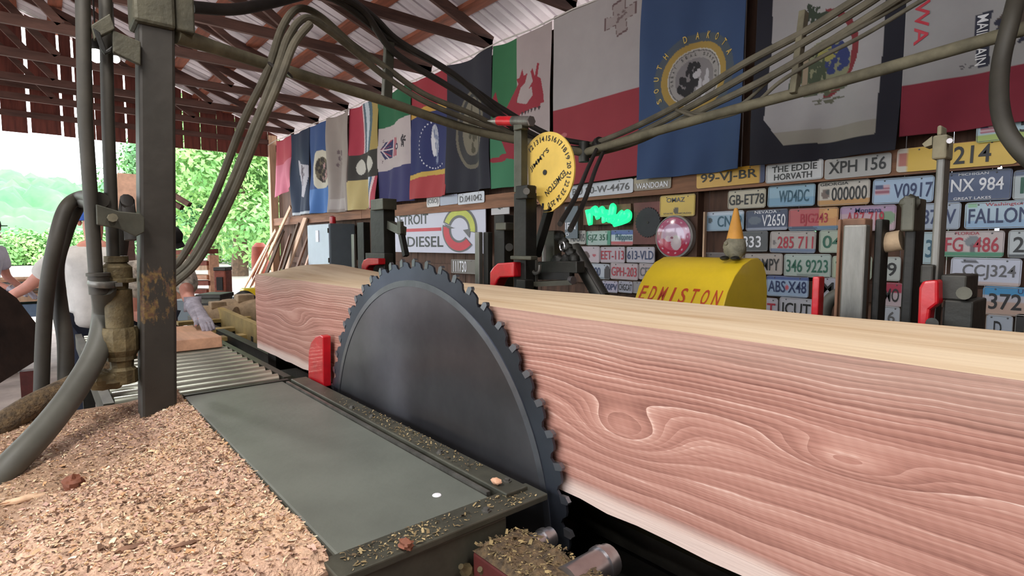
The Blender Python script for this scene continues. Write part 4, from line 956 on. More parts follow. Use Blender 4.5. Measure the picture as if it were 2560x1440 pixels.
c.put(V > .545, '#a12d3c')
def cross(c, cx, cy, a, b_, k, col):
    return c.poly([(cx - a, cy - b_), (cx - k, cy - .012), (cx - k * .9, cy - .055), (cx - .05, cy - .085), (cx + .05, cy - .09), (cx + k, cy - .02), (cx + a, cy - b_), (cx + a * 1.02, cy + b_), (cx + k, cy + .016), (cx + .05, cy + .085), (cx - .05, cy + .085), (cx - k, cy + .018), (cx - a, cy + b_)], col)
for sc_, col_ in ((1, '#6f5456'), (.88, '#a99c9c')):
    c.poly([(.78 + (p_[0] - .78) * sc_, .155 + (p_[1] - .155) * sc_) for p_ in ((.62, .12), (.72, .135), (.70, .07), (.84, .05), (.84, .115), (.95, .10), (.95, .165), (.85, .175), (.87, .235), (.76, .25), (.74, .185), (.62, .195))], col_)
c.blot(.80, .15, .05, .03, '#7d686a', 8, 2, .4).ell(.15, .70, .04, .012, '#c96a72')
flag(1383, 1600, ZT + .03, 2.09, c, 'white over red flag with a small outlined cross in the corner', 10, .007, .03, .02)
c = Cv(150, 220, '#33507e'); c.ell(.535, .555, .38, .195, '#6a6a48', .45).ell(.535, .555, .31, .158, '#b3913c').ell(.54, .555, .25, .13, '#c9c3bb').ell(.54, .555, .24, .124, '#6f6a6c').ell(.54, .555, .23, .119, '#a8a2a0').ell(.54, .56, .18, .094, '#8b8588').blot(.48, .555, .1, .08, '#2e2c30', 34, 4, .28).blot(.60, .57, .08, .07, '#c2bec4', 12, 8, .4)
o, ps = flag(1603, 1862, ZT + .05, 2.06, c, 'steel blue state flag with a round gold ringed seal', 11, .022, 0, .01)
for s, a0, a1, r1, r2, m_, hh in (('SOUTH DAKOTA', 205, 20, .36, .185, 'dial_yellow', .05), ('GREAT SEAL STATE OF', 190, -10, .205, .106, 'ink_black', .022)):
    n = len(s)
    for i, q in enumerate(s):
        if q == ' ': continue
        a = math.radians(a0 + (a1 - a0) * i / (n - 1)); w = .03 if hh > .03 else .014
        ftext(o, ps, q, m_, lambda u, v: (.537 + (r1 + hh * (v - .5)) * math.cos(a) + w * (u - .5) * math.sin(a), .555 - (r2 + hh * .62 * (v - .5)) * math.sin(a) + w * .62 * (u - .5) * math.cos(a)))
c = Cv(170, 220, '#20202f'); U, V = c.U, c.V
c.poly([(.09, 0), (.88, 0), (.885, .60), (.87, .935), (.24, .93), (.105, .82), (.12, .55)], '#b4b0b2').poly([(.17, .875), (.875, .88), (.87, .935), (.24, .93)], '#a29c92')
c.put(ell(U, V, .47, .60, .27, .17) & ~ell(U, V, .47, .60, .225, .15) & (U > .5) & (V < .76), '#8c2832').ell(.50, .645, .19, .10, '#8d8c6c').blot(.42, .655, .1, .08, '#47523c', 44, 5, .26).blot(.60, .625, .08, .055, '#2f3c78', 30, 6, .35).blot(.53, .595, .09, .03, '#a19a4c', 14, 7, .4).blot(.5, .72, .2, .03, '#5a6048', 34, 8, .25).blot(.40, .44, .12, .05, '#3a4638', 40, 9, .2).rect(.345, .385, .60, .74, '#a08c74').ell(.28, .70, .03, .05, '#4a5a44').blot(.55, .775, .12, .012, '#6a6a58', 14, 3, .3)
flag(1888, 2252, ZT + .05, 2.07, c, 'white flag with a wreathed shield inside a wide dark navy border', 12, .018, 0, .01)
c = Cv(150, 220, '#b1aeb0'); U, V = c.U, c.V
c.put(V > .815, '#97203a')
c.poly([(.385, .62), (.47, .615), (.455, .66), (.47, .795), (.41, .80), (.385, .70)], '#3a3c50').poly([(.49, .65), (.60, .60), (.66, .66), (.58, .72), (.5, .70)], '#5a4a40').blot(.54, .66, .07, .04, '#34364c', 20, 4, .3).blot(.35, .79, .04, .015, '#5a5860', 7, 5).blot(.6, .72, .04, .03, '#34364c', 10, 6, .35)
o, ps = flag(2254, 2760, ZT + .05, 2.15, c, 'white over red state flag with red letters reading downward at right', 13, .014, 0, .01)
ftext(o, ps, 'IOWA', 'banner_red', lambda u, v: (.055 + .085 * v, .44 + .24 * u))
ftext(o, ps, 'MAINTAIN', 'ink_white', lambda u, v: (.395 + .055 * v, .625 + .165 * u))
rope = [Vector((-13.1, FY - .01, ZT - .02))] + [Vector((x_, FY - .012, ZT + .015 - .02 * (k_ % 2))) for k_, x_ in enumerate(np.arange(-12.6, 1, .55))]
tag(MB().tube(rope, .007, 6).build('flag_rope', 'shirt_white'), 'thin white rope along the wall top holding the flags', 'rope')

# ------------------------------------------------------------------ number plates
PG = 'number plates nailed to the back wall'
def plate(xl, xr, yt, yb, base, txt, tm, label, bands=(), blots=(), small=(), tw=(.08, .92), th=(.2, .76), Y=4.14, rim='plate_rim', thick=.004, corner=.018):
    xm = (xl + xr) / 2; ym = (yt + yb) / 2
    X0 = at_y(xl, ym, Y).x; X1 = at_y(xr, ym, Y).x; Z1 = at_y(xm, yt, Y).z; Z0 = at_y(xm, yb, Y).z
    w, h = X1 - X0, Z1 - Z0; nu, nv = 36, 18; cv = Cv(nu, nv, base)
    for bd_ in bands:
        if len(bd_) == 3: cv.rect(0, 1, *bd_)
        else: cv.rect(*bd_)
    for bt in blots: cv.ell(*bt)
    r = min(corner, h * .2); b = MB(); vs = []
    tilt = random.uniform(-.012, .012)
    for j in range(nv + 1):
        for i in range(nu + 1):
            x = w * i / nu; z = h * (1 - j / nv)
            cx = min(max(x, r), w - r); cz = min(max(z, r), h - r); d = math.hypot(x - cx, z - cz)
            if d > r: x = cx + (x - cx) * r / d; z = cz + (z - cz) * r / d
            vs.append(Vector((X0 + x - tilt * (z - h / 2), Y - .002, Z0 + z + tilt * (x - w / 2))))
    b.add(vs, [(j * (nu + 1) + i, (j + 1) * (nu + 1) + i, (j + 1) * (nu + 1) + i + 1, j * (nu + 1) + i + 1) for j in range(nv) for i in range(nu)])
    root = b.build('number_plate', 'plate', col=cv.C.reshape(-1, 3), smooth=False, origin=(X0 + w / 2, Y, Z0))
    so = root.modifiers.new('sheet', 'SOLIDIFY'); so.thickness = thick; so.offset = -1
    tag(root, label, 'number plate', PG)
    P = lambda u, v, e=.004: Vector((X0 + u * w - tilt * (v - .5) * h, Y - .002 - e, Z0 + v * h + tilt * (u - .5) * w))
    if rim:
        bd = [(.02, .04), (.98, .04), (.98, .96), (.02, .96), (.02, .04)]
        MB().tube([P(*q, .002) for q in bd], .0018, 5).build('raised_border', rim, root)
    for u, v in ((.2, .9), (.8, .9)):
        MB().lathe(P(u, v, .002), [(.005, 0), (.004, .003), (.001, .004)], n=8, axis=(0, -1, 0)).build('screw', 'ink_grey', root)
    if txt: text_part(root, txt, tm, lambda u, v: P(tw[0] + (tw[1] - tw[0]) * u, th[0] + (th[1] - th[0]) * v))
    for s, m_, u0, u1, v0, v1 in small: text_part(root, s, m_, lambda u, v: P(u0 + (u1 - u0) * u, v0 + (v1 - v0) * v))
    return root, P
LY = 4.06   # long plates on the ledge board
plate(1425, 1583, 455, 489, '#b9bcc4', 'BU 80-W-4476', 'ink_grey', 'long white plate on the ledge just right of the yellow dial', Y=LY, tw=(.05, .95), th=(.22, .74), rim=None)
plate(1585, 1678, 440, 474, '#7c6f60', 'WANDOAN', 'ink_white', 'brown scenic plate on the ledge under the blue flag', bands=((.0, .45, '#94876e'),), Y=LY, th=(.12, .55), rim=None)
plate(1742, 1912, 420, 464, '#c8992f', '99-VJ-BR', 'ink_black', 'orange yellow long plate on the ledge with blue end strip', bands=((.92, 1, 0, 1, '#2c355e'),), Y=LY, tw=(.07, .90), th=(.18, .82), rim=None)
plate(1915, 2058, 405, 453, '#c6c6c8', '', 'ink_black', 'white long plate on the ledge with two lines of black text', Y=LY, small=(('THE EDDIE', 'ink_black', .12, .9, .54, .86), ('HORVATH', 'ink_black', .16, .82, .12, .45)))
plate(2062, 2228, 390, 442, '#a8a5a2', 'XPH 156', 'ink_black', 'grey long plate on the ledge left of the big yellow plate', Y=LY, tw=(.07, .93), th=(.25, .85), rim=None)
plate(2243, 2545, 358, 420, '#d3ab1d', '9214', 'ink_black', 'big yellow long plate on the ledge below the red striped flag', bands=((0, .11, 0, 1, '#c5bcae'), (.02, .085, .2, .75, '#a5584a')), Y=LY, tw=(.40, .80), th=(.14, .86), rim=None)
plate(2442, 2590, 274, 350, '#a9c6d2', 'T5', 'ink_black', 'pale blue plate with small striped flag at the right edge above the yellow plate', bands=((0, .3, '#4fa0bd'), (.75, 1, '#9fb552'), (.06, .42, .32, .7, '#c9aab2'), (.06, .42, .40, .45, '#a04058'), (.06, .42, .52, .57, '#a04058'), (.06, .42, .64, .68, '#a04058'), (.06, .22, .32, .52, '#27335f')), small=(('ARMY', 'ink_white', .06, .38, .74, .92), ('IOWA', 'ink_white', .5, .9, .74, .94)), tw=(.5, .9), th=(.2, .65), Y=4.04)
plate(1145, 1211, 481, 509, '#c3c6d0', 'D.041042', 'ink_grey', 'white plate on the ledge above the engine banner', Y=LY, rim=None)
plate(1100, 1144, 487, 512, '#9ba0b4', '', 'ink_grey', 'blank grey blue plate left of the white plate above the banner', Y=LY, rim=None)
plate(1067, 1099, 490, 517, '#c6c2c4', '(OSO)', 'ink_grey', 'small oval white plate at the left above the banner', Y=LY, rim=None, corner=.06)
R2 = [(1820, 1915, 474, 521, '#b8ae98', 'GB-ET78', 'ink_black', 'cream plate with black text at the left of the second row', (), (), (), (.04, .96)),
 (1920, 2038, 462, 516, '#8fb0c4', 'WD4DC', 'ink_teal', 'sky blue plate right of the cream plate in the second row', ((.6, 1, '#6f98b4'),), (), (), (.25, .88)),
 (2045, 2175, 452, 513, '#c2b9ae', '000000', 'ink_black', 'white plate with a peach emblem and orange ground in the second row', ((.74, 1, '#b58444'),), ((.16, .5, .09, .2, '#6a5348'), (.2, .42, .05, .1, '#33302e')), (('GEORGIA', 'ink_black', .05, .6, .84, .96),), (.28, .95)),
 (2182, 2335, 443, 508, '#9db4cf', 'V0917', 'ink_navy', 'light blue plate with striped flag picture left of the tall bar', ((.04, .30, .24, .62, '#b99aa6'), (.04, .3, .36, .42, '#8e4256'), (.04, .3, .5, .56, '#8e4256'), (.04, .17, .24, .44, '#2d3a66')), (), (), (.36, .98)),
 (2342, 2530, 427, 503, '#223a66', 'JNX 984', 'ink_white', 'deep blue plate with white letters right of the tall bar', (), (), (('GREAT LAKES', 'ink_white', .25, .75, .06, .15), ('MICHIGAN', 'ink_white', .3, .7, .86, .94)), (.12, .9)),
 (2533, 2700, 420, 496, '#a9b3b6', 'F 20', 'ink_green', 'pale plate with blue top cut by the right edge in the second row', ((0, .22, '#2f4468'),), (), (), (.12, .9))]
R3 = [(1765, 1860, 528, 577, '#8fa9bd', 'CN19', 'ink_teal', 'pale blue plate behind the gnome hat', ((0, .2, '#b9c4d2'),), ((.12, .45, .06, .16, '#39434a'),), (), (.32, .95)),
 (1865, 1970, 524, 576, '#2b3656', 'V2650', 'ink_white', 'navy plate with silver mountain right of the gnome hat', ((.85, 1, '#8a90a4'),), ((.22, .5, .15, .2, '#56606f'),), (('NEVADA', 'ink_white', .22, .75, .82, .96),), (.4, .95)),
 (1972, 2096, 520, 576, '#b24a4c', 'BJG243', 'ink_red', 'sunset red and orange plate in the third row', ((.62, 1, 0, 1, '#c08346'), (.8, 1, '#4f7390')), ((.85, .25, .15, .25, '#d29a58'), (.3, .9, .3, .1, '#27405c')), (), (.25, .8)),
 (2100, 2240, 514, 577, '#b89aa4', 'AB7-719', 'ink_red', 'pink purple scenic plate above the wooden block', ((0, .3, '#a888a8'),), ((.85, .5, .15, .25, '#6f8a6c'),), (('Montana', 'ink_navy', .28, .75, .72, .92),), (.12, .8)),
 (2258, 2402, 508, 574, '#9aa6b8', 'R 87W', 'ink_navy', 'pale plate half hidden behind the tall bar in the third row', (), (), (), (.1, .92)),
 (2412, 2590, 503, 571, '#a8c0d0', 'FALLON', 'ink_navy', 'light blue plate with a name in dark letters at right', ((.7, 1, '#88aacb'), (.04, .18, .03, .2, '#7fb08c')), (), (('Washington', 'ink_red', .3, .85, .8, .95),), (.06, .94))]
R4 = [(1840, 1920, 578, 629, '#4a4a4c', '833', 'ink_white', 'dark charcoal plate right of the gnome', (), (), (), (.2, .8)),
 (1925, 2040, 578, 632, '#aaa09a', '285 711', 'ink_red', 'beige plate with wheelchair mark and red numbers', ((.82, 1, '#5f6f8a'),), ((.1, .55, .04, .12, '#6a6060'),), (), (.18, .95)),
 (2048, 2170, 574, 632, '#a3ae9c', '04 F', 'ink_green', 'pale green plate touching the wooden block', (), (), (), (.08, .8)),
 (2290, 2352, 580, 660, '#9aaeb4', '3', 'ink_teal', 'pale teal plate glimpsed between column and tall bar', (), (), (), (.4, .7)),
 (2358, 2511, 577, 643, '#b7a8a6', 'FG  486', 'ink_red', 'white plate with a grey tree emblem and green base', ((.83, 1, '#2f7d58'),), ((.5, .4, .14, .2, '#6b7074'), (.5, .65, .05, .18, '#5a4a50')), (('FLORIDA', 'ink_red', .2, .6, .85, .96),), (.04, .92)),
 (2520, 2660, 574, 646, '#b0b6b8', '22 7', 'ink_black', 'white plate with dark base band cut by the right edge', ((.84, 1, '#2d3436'),), (), (), (.1, .9))]
R5 = [(1757, 1860, 631, 690, '#5f5350', 'GLY', 'ink_grey', 'dull brown plate behind the yellow hood and gnome', (), (), (), (.2, .8)),
 (1862, 1957, 634, 686, '#a39890', '4A2MPY', 'ink_black', 'grey beige plate directly right of the gnome body', (), (), (), (.05, .92)),
 (1960, 2078, 635, 693, '#a3b0a8', '346 9223', 'ink_green', 'pale green plate with dark numbers above the red white plate', ((.84, .95, .3, .75, 0, 0) if False else (.3, .75, .84, .95, '#7f8c86'),), (), (), (.06, .94)),
 (2080, 2180, 640, 698, '#a5b098', '7 KD', 'ink_green', 'pale green plate mostly hidden by the wooden block', (), (), (), (.1, .9)),
 (2186, 2252, 642, 702, '#a9ada8', '9', 'ink_black', 'pale plate strip with a single 9 between block and column', (), (), (), (.5, .85)),
 (2376, 2554, 645, 714, '#b9bccb', 'CCJ324', 'ink_grey', 'white plate with mountain outline behind the dog box', ((.86, 1, '#b8a6a2'),), ((.28, .15, .14, .05, '#4b4a50'),), (), (.18, .93))]
R6 = [(1916, 2022, 690, 742, '#9ab0cc', 'ABS X48', 'ink_navy', 'blue white and pink plate right of the yellow hood', ((0, .18, '#4a5c94'),), ((.5, .55, .05, .12, '#c25a64'),), (), (.05, .95)),
 (2046, 2160, 694, 747, '#a9a9b4', 'M 40', 'ink_black', 'white plate with a bold M left of the wooden block', (), (), (), (.08, .9)),
 (2182, 2256, 706, 766, '#b4a4aa', 'MO', 'ink_black', 'red topped plate strip between block and column', ((0, .4, '#9e2a44'),), (), (), (.4, .9)),
 (2456, 2620, 718, 791, '#b59a8c', '372', 'ink_black', 'orange sand plate with bright blue top at the right edge', ((0, .3, '#2f86b8'), (.3, .5, '#b3b0b8')), ((.95, .6, .14, .25, '#c0604c'),), (('UTAH', 'ink_navy', .55, .9, .78, .94),), (.1, .62))]
R7 = [(1884, 1945, 744, 798, '#b9b4c0', '5T', 'ink_red', 'white plate with a purple tab at the right foot of the hood', (), (), (), (.3, .9)),
 (1948, 2034, 745, 798, '#b9bac4', 'ICUT', 'ink_black', 'white plate with black letters left of the red stop plate', (), (), (), (.1, .92)),
 (2190, 2250, 766, 816, '#adb3bc', '6', 'ink_grey', 'small white plate low between block and column', (), (), (), (.5, .8)),
 (2464, 2532, 788, 850, '#a7b0bd', 'D', 'ink_black', 'pale blue plate with a single D at lower right', (), (), (), (.3, .6)),
 (2536, 2660, 788, 856, '#2f2c2a', '', 'ink_grey', 'dark framed plate in the lower right corner of the wall', (), ((.4, .6, .2, .3, '#a89a3c'),), (), (.3, .6))]
RL = [(1412, 1465, 577, 611, '#a9a4a0', 'NX505', 'ink_grey', 'grey plate under the dark sign with letters EN', (), (), (), (.3, .95)),
 (1466, 1528, 577, 613, '#a3b4b0', 'GJZ 351', 'ink_green', 'white plate with green ends below the neon sign', ((0, .08, 0, 1, '#3f8a72'), (.86, 1, 0, 1, '#3f8a72')), (), (), (.06, .86)),
 (1527, 1584, 575, 613, '#b9c4cc', 'Philippines', 'ink_teal', 'blue white and red plate right below the neon sign', ((0, .28, '#4a5ba0'), (.75, 1, '#b8525a')), (), (), (.22, .95)),
 (1425, 1500, 616, 656, '#b8a8b0', '', 'ink_red', 'white plate with a dark bear picture behind the rams', (), ((.55, .6, .12, .3, '#54383c'), (.82, .55, .05, .1, '#b04a58')), (), (.1, .4)),
 (1501, 1563, 617, 657, '#b3a4ae', 'EET-113', 'ink_red', 'pinkish plate second from left above the scenic plate row', (), (), (), (.04, .96)),
 (1566, 1637, 617, 657, '#b0a9b4', '613-VLD', 'ink_navy', 'lilac white plate left of the round red sign', (), (), (), (.05, .96)),
 (1460, 1525, 659, 697, '#aeb4c0', '000', 'ink_navy', 'white plate with dark corner picture below the bear plate', ((.85, 1, '#7f8a98'),), ((.9, .6, .12, .5, '#3a3038'),), (), (.3, .65)),
 (1526, 1596, 658, 699, '#b09ea4', 'GPH-203', 'ink_red', 'pink plate left of the yellow hood in the lower rows', (), (), (), (.05, .95)),
 (1597, 1660, 659, 700, '#a89a9c', 'CFD 18', 'ink_grey', 'greyish plate partly behind the yellow hood', (), (), (), (.06, .95)),
 (1470, 1504, 700, 730, '#a5b4bc', '', 'ink_grey', 'blank pale blue plate behind the black ram', (), (), (), (.1, .9)),
 (1505, 1545, 702, 731, '#aea8bc', '500PV', 'ink_navy', 'lilac plate in the lowest row left of the hood', (), (), (), (.06, .95)),
 (1546, 1582, 703, 732, '#a5a4b4', 'CHGCAT', 'ink_black', 'small grey plate in the lowest row nearest the hood', (), (), (), (.06, .95)),
 (1582, 1640, 705, 735, '#8f8a8e', '', 'ink_grey', 'dull blank plate in the lowest row behind the hood edge', (), (), (), (.1, .9))]
for row in (R2, R3, R4, R5, R6, R7, RL):
    for xl, xr, yt, yb, base, txt, tm, lab, bands, blots, small, tw in row:
        plate(xl, xr, yt, yb, base, txt, tm, lab, bands, blots, small, tw)
plate(1650, 1738, 487, 541, '#c9a83a', '', 'ink_black', 'yellow square plate above the round red sign', (), ((.48, .72, .07, .16, '#4a3a20'),), (('OMAZ', 'ink_grey', .2, .72, .66, .88), ('STATE  CHICAGO', 'ink_grey', .12, .9, .1, .18)), Y=4.12)
plate(1128, 1192, 649, 684, '#6b625c', '111730', 'ink_white', 'dark plate with narrow white numerals under the banner', Y=4.1, tw=(.1, .62), th=(.1, .9))
# card with a lion mark
def sign(xl, xr, yt, yb, base, label, cat, name, Y=4.1, m='vinyl', nu=60, nv=40, paint=None, th=.01):
    xm = (xl + xr) / 2; ym = (yt + yb) / 2; X0 = at_y(xl, ym, Y).x; X1 = at_y(xr, ym, Y).x; Z1 = at_y(xm, yt, Y).z; Z0 = at_y(xm, yb, Y).z
    cv = Cv(nu, nv, base)
    if paint: paint(cv)
    P = lambda u, v, e=.003: Vector((X0 + u * (X1 - X0), Y - e, Z0 + v * (Z1 - Z0)))
    b = MB(); b.add([P(i / nu, 1 - j / nv, 0) for j in range(nv + 1) for i in range(nu + 1)], [(j * (nu + 1) + i, (j + 1) * (nu + 1) + i, (j + 1) * (nu + 1) + i + 1, j * (nu + 1) + i + 1) for j in range(nv) for i in range(nu)])
    o = b.build(name, m, col=cv.C.reshape(-1, 3), smooth=False, origin=P(.5, 0, 0)); so = o.modifiers.new('sheet', 'SOLIDIFY'); so.thickness = th; so.offset = -1
    tag(o, label, cat); return o, P
sign(1228, 1273, 488, 536, '#b9b6b8', 'white square card with a small black lion mark', 'card', 'lion_card', paint=lambda c: c.blot(.55, .55, .16, .2, '#2a2a2a', 22, 4, .3))
o, P = sign(1412, 1444, 516, 596, '#5c6670', 'slate grey sign reading EN beside the dial', 'sign', 'slate_sign', paint=None)
text_part(o, 'IEN', 'ink_white', lambda u, v: P(.05 + .8 * u, .28 + .22 * v)); text_part(o, 'D', 'ink_white', lambda u, v: P(.1 + .25 * u, .08 + .1 * v))
o, P = sign(982, 1214, 512, 632, '#c4c4d4', 'white engine maker banner with red line and ring emblem', 'banner', 'engine_banner', nu=30, nv=16)
text_part(o, 'DETROIT', 'ink_black', lambda u, v: P(.01 + .43 * u, .62 + .22 * v)); text_part(o, 'DIESEL', 'ink_black', lambda u, v: P(.19 + .41 * u, .12 + .23 * v))
MB().add([P(.06, .46), P(.58, .46), P(.58, .53), P(.06, .53)], [(0, 1, 2, 3)]).build('red_stripe', 'banner_red', o, smooth=False)
text_part(o, 'R', 'ink_grey', lambda u, v: P(.86 + .015 * u, .84 + .04 * v))
def ring(name, m, a0, a1, r0, r1, e):
    V = []; n = 24
    for k in range(n + 1):
        a = math.radians(a0 + (a1 - a0) * k / n)
        for r in (r0, r1): V.append(P(.76 + r * .155 * math.cos(a), .47 + r * .42 * math.sin(a), e))
    MB().add(V, [(2 * k, 2 * k + 1, 2 * k + 3, 2 * k + 2) for k in range(n)]).build(name, m, o, smooth=False)
mat('lime', '#b7bd4a', .5, var=.1)
ring('emblem_ring', 'ink_grey', -10, 160, .56, 1.08, .004); ring('emblem_arc', 'lime', -8, 156, .68, .98, .006)
ring('emblem_ring', 'ink_grey', 166, 318, .52, 1.08, .004); ring('emblem_arc', 'banner_red', 170, 316, .62, 1.0, .006)
MB().add([P(.615, .60, .0065), P(.72, .50, .0065), P(.65, .50, .0065)], [(0, 1, 2)]).build('emblem_tip', 'ink_grey', o, smooth=False)
MB().add([P(.80, .46, .0065), P(.87, .48, .0065), P(.86, .30, .0065)], [(0, 1, 2)]).build('emblem_tip', 'ink_grey', o, smooth=False)
# neon script
nn = thing('neon_sign', at_y(1520, 565, 4.1), 'glowing green neon script sign on the back wall', 'neon sign')
NP = [(1468, 525), (1472, 545), (1476, 560), (1478, 530), (1490, 520), (1494, 545), (1500, 525), (1508, 523), (1510, 555), (1513, 530), (1524, 535), (1520, 550), (1530, 548), (1536, 520), (1530, 515), (1526, 545), (1535, 556), (1546, 540), (1556, 530), (1550, 552), (1562, 545), (1566, 530), (1574, 533), (1572, 548), (1556, 556), (1535, 562)]
MB().tube(bez([at_y(a, b_, 4.08) for a, b_ in NP], 6), .022, 8).build('neon_tube', 'neon', nn)
MB().tube(bez([at_y(a, b_ + 1, 4.08) for a, b_ in ((1470, 530), (1480, 528), (1492, 535), (1505, 535), (1520, 540), (1535, 540), (1550, 543), (1570, 538))], 6), .026, 8).build('neon_tube', 'neon', nn)
l_, r_ = at_y(1462, 540, 4.14), at_y(1580, 540, 4.14); MB().bb((l_.x, 4.12, l_.z - .09), (r_.x, 4.15, l_.z + .09)).build('backing', 'board_brown', nn, smooth=False)
# black saw disc on a maroon board
db = thing('disc_board', at_y(1616, 610, 4.12), 'maroon board holding a small black toothed disc', 'wall plaque')
l_, r_ = at_y(1583, 557, 4.12), at_y(1652, 557, 4.12); t_, b2 = at_y(1617, 505, 4.12), at_y(1617, 611, 4.12)
MB().bb((l_.x, 4.12, b2.z), (r_.x, 4.15, t_.z)).build('board', 'board_maroon', db, smooth=False, bevel=.004)
cc_ = at_y(1619, 556, 4.11); dv = []
for k in range(60):
    rr_ = .135 if k % 2 else .124; a = 2 * math.pi * k / 60; dv.append(cc_ + Vector((rr_ * math.cos(a), 0, rr_ * math.sin(a))))
MB().prism(dv, (0, .008, 0)).build('disc', 'disc_black', db, smooth=False)
MB().cyl(cc_ + Vector((0, -.004, 0)), cc_, .012, n=12).build('disc_nut', 'steel_dark', db)
# round red sign
rs = thing('round_sign', at_y(1684, 640, 4.12), 'round glossy red and pink light up sign on the wall', 'sign')
rc_ = at_y(1684, 592, 4.08); RR = .172
MB().lathe(rc_ + Vector((0, .05, 0)), [(RR + .008, 0), (RR + .008, .05), (RR - .004, .06), (RR - .01, .05)], n=48, axis=(0, -1, 0)).build('rim', 'plate_rim', rs)
n1, n2 = 40, 64; V = []; Fc = []; cs = []
for i in range(n1 + 1):
    for j in range(n2):
        r = i / n1; a = 2 * math.pi * j / n2; x, z = r * math.cos(a), r * math.sin(a)
        V.append(rc_ + Vector((x * (RR - .008), -.008 - .014 * (1 - r * r), z * (RR - .008))))
        q = '#b23a50' if z < -.35 else '#b8607e'
        if r < .68: q = '#c9a0bc' if z > -.1 else '#c0566a'
        if ell(x, z, .22, -.3, .3, .38): q = '#c4b4b8'
        if ell(x, z, -.2, -.1, .22, .16): q = '#d0b4c4'
        if ell(x, z, -.02, -.05, .09, .06): q = '#8a4a62'
        if .80 < r < .9 and (j % 5 == 0) : q = '#e0c0cc'
        cs.append(lin(q))
Fc = [(i * n2 + j, i * n2 + (j + 1) % n2, (i + 1) * n2 + (j + 1) % n2, (i + 1) * n2 + j) for i in range(n1) for j in range(n2)]
MB().add(V, [f[::-1] for f in Fc]).build('face', 'clock_glass', rs, col=np.array(cs), angle=180)
# vertical light batten beside the plates and a row of small gear left of the banner
tag(MB().bb((at_y(1756, 620, 4.1).x, 4.1, .9), (at_y(1760, 620, 4.1).x, 4.13, at_y(1758, 530, 4.1).z)).build('thin_batten', 'board_pale', smooth=False), 'thin pale vertical batten left of the plate rows', 'batten')
# electrical cabinet
ec = thing('electrical_cabinet', (-9.6, 3.95, .5), 'grey electrical cabinet on the wall below the blue flags', 'cabinet')
MB().bb((-10.05, 3.73, .45), (-9.07, 4.17, 1.86)).build('body', 'cabinet_dark', ec, smooth=False, bevel=.01)
MB().bb((-10.04, 3.705, .47), (-9.08, 3.729, 1.845)).build('door', 'cabinet', ec, smooth=False, bevel=.006); dr_ = bpy.data.objects[[o_.name for o_ in bpy.data.objects if o_.parent == ec and o_.name.startswith('door')][0]]
MB().bb((-9.62, 3.69, 1.55), (-9.50, 3.704, 1.75)).build('name_tag', 'ink_white', dr_, smooth=False)
for z in (.7, 1.2, 1.7): MB().cyl((-9.085, 3.70, z), (-9.085, 3.70, z + .08), .012, n=8).build('hinge', 'steel_dark', dr_)
MB().bb((-9.069, 3.9, 1.02), (-9.03, 3.98, 1.14)).build('handle', 'steel_black', ec, smooth=False)
hr = thing('wall_horn', at_y(832, 555, 3.9), 'small red horn lamp above the electrical cabinet', 'horn'); p = at_y(832, 560, 3.9)
MB().lathe(p, [(.05, 0), (.055, .03), (.05, .12), (.02, .14)], n=16).build('dome', 'red_paint', hr); MB().lathe(p, [(.06, -.04), (.06, 0)], n=16).build('base', 'plate_rim', hr)
# leaning boards in the far corner
for i, (tx, ty, bx_, by_, m_, w_, lab) in enumerate(((727, 517, 643, 700, 'board_pale', .11, 'bright pale board leaning longest against the corner post'), (708, 575, 660, 700, 'bark', .16, 'dark bark edged slab leaning behind the pale board'), (690, 575, 618, 705, 'board_pale', .1, 'pale narrow board leaning outermost at the opening'),
        (764, 545, 712, 690, 'board_pale', .20, 'wide pale board leaning in front of the corner boards'), (772, 585, 735, 690, 'board_brown', .13, 'brown narrow board leaning right of the wide pale one'), (782, 610, 757, 690, 'fresh_board', .16, 'short pinkish board leaning against the cabinet side'),
        (725, 588, 690, 700, 'board_brown', .12, 'brown board leaning in the middle of the corner stack'), (745, 560, 700, 695, 'bark', .13, 'dark slab leaning between two pale boards'), (680, 600, 628, 712, 'fresh_board', .09, 'thin reddish board leaning low at the opening'))):
    YT = 4.04 - .02 * (i % 3); T_ = at_y(tx, ty, YT); B_ = at_y(bx_, by_, 3.75 - .04 * i); d = B_ - T_; B_ = T_ + d * ((T_.z - .02) / -d.z)
    tag(MB().bar(T_, B_, w_, .03, (0, -1, .2)).build('leaning_board', m_, smooth=False), lab, 'board', 'boards leaning in the far corner')
# conduit and shelf bits on the wall left of the banner
tag(MB().cyl(at_y(905, 575, 4.1), Vector((at_y(905, 575, 4.1).x, 4.1, .4)), .02, n=10).build('wall_conduit', 'plate_rim'), 'thin grey conduit running down the wall right of the cabinet', 'conduit')
# shop lamps hung from the trusses
def lamp(p, r, lab, e):
    t = thing('shop_lamp', p + Vector((0, 0, -r)), lab, 'lamp', 'lamps under the trusses')
    MB().blob(p, r, 0, 0, 1, 10).build('bulb', 'lamp_glow', t)
    MB().lathe(p + Vector((0, 0, r * .8)), [(r * .7, 0), (r * .75, r), (r * .4, 1.6 * r)], n=14).build('socket', 'steel_black', t)
    MB().cyl(p + Vector((0, 0, r * 2.2)), Vector((p.x, p.y, max(3.82, p.z + r * 2.4))), .006, n=6).build('cord', 'hose_black', t)
    ld = bpy.data.lights.new('lamp_light', 'POINT'); ld.energy = e; ld.color = (1, .96, .9); ld.shadow_soft_size = r
    lo = bpy.data.objects.new('lamp_light', ld); COL.objects.link(lo); lo.parent = t; lo.location = (0, 0, -r * .3)
lamp(at_x(241, 139, -5.265), .05, 'bright bare lamp glaring between the two feed pipes', 60)
lamp(at_x(289, 148, -6.6), .035, 'smaller bright lamp just right of the feed pipes', 40)

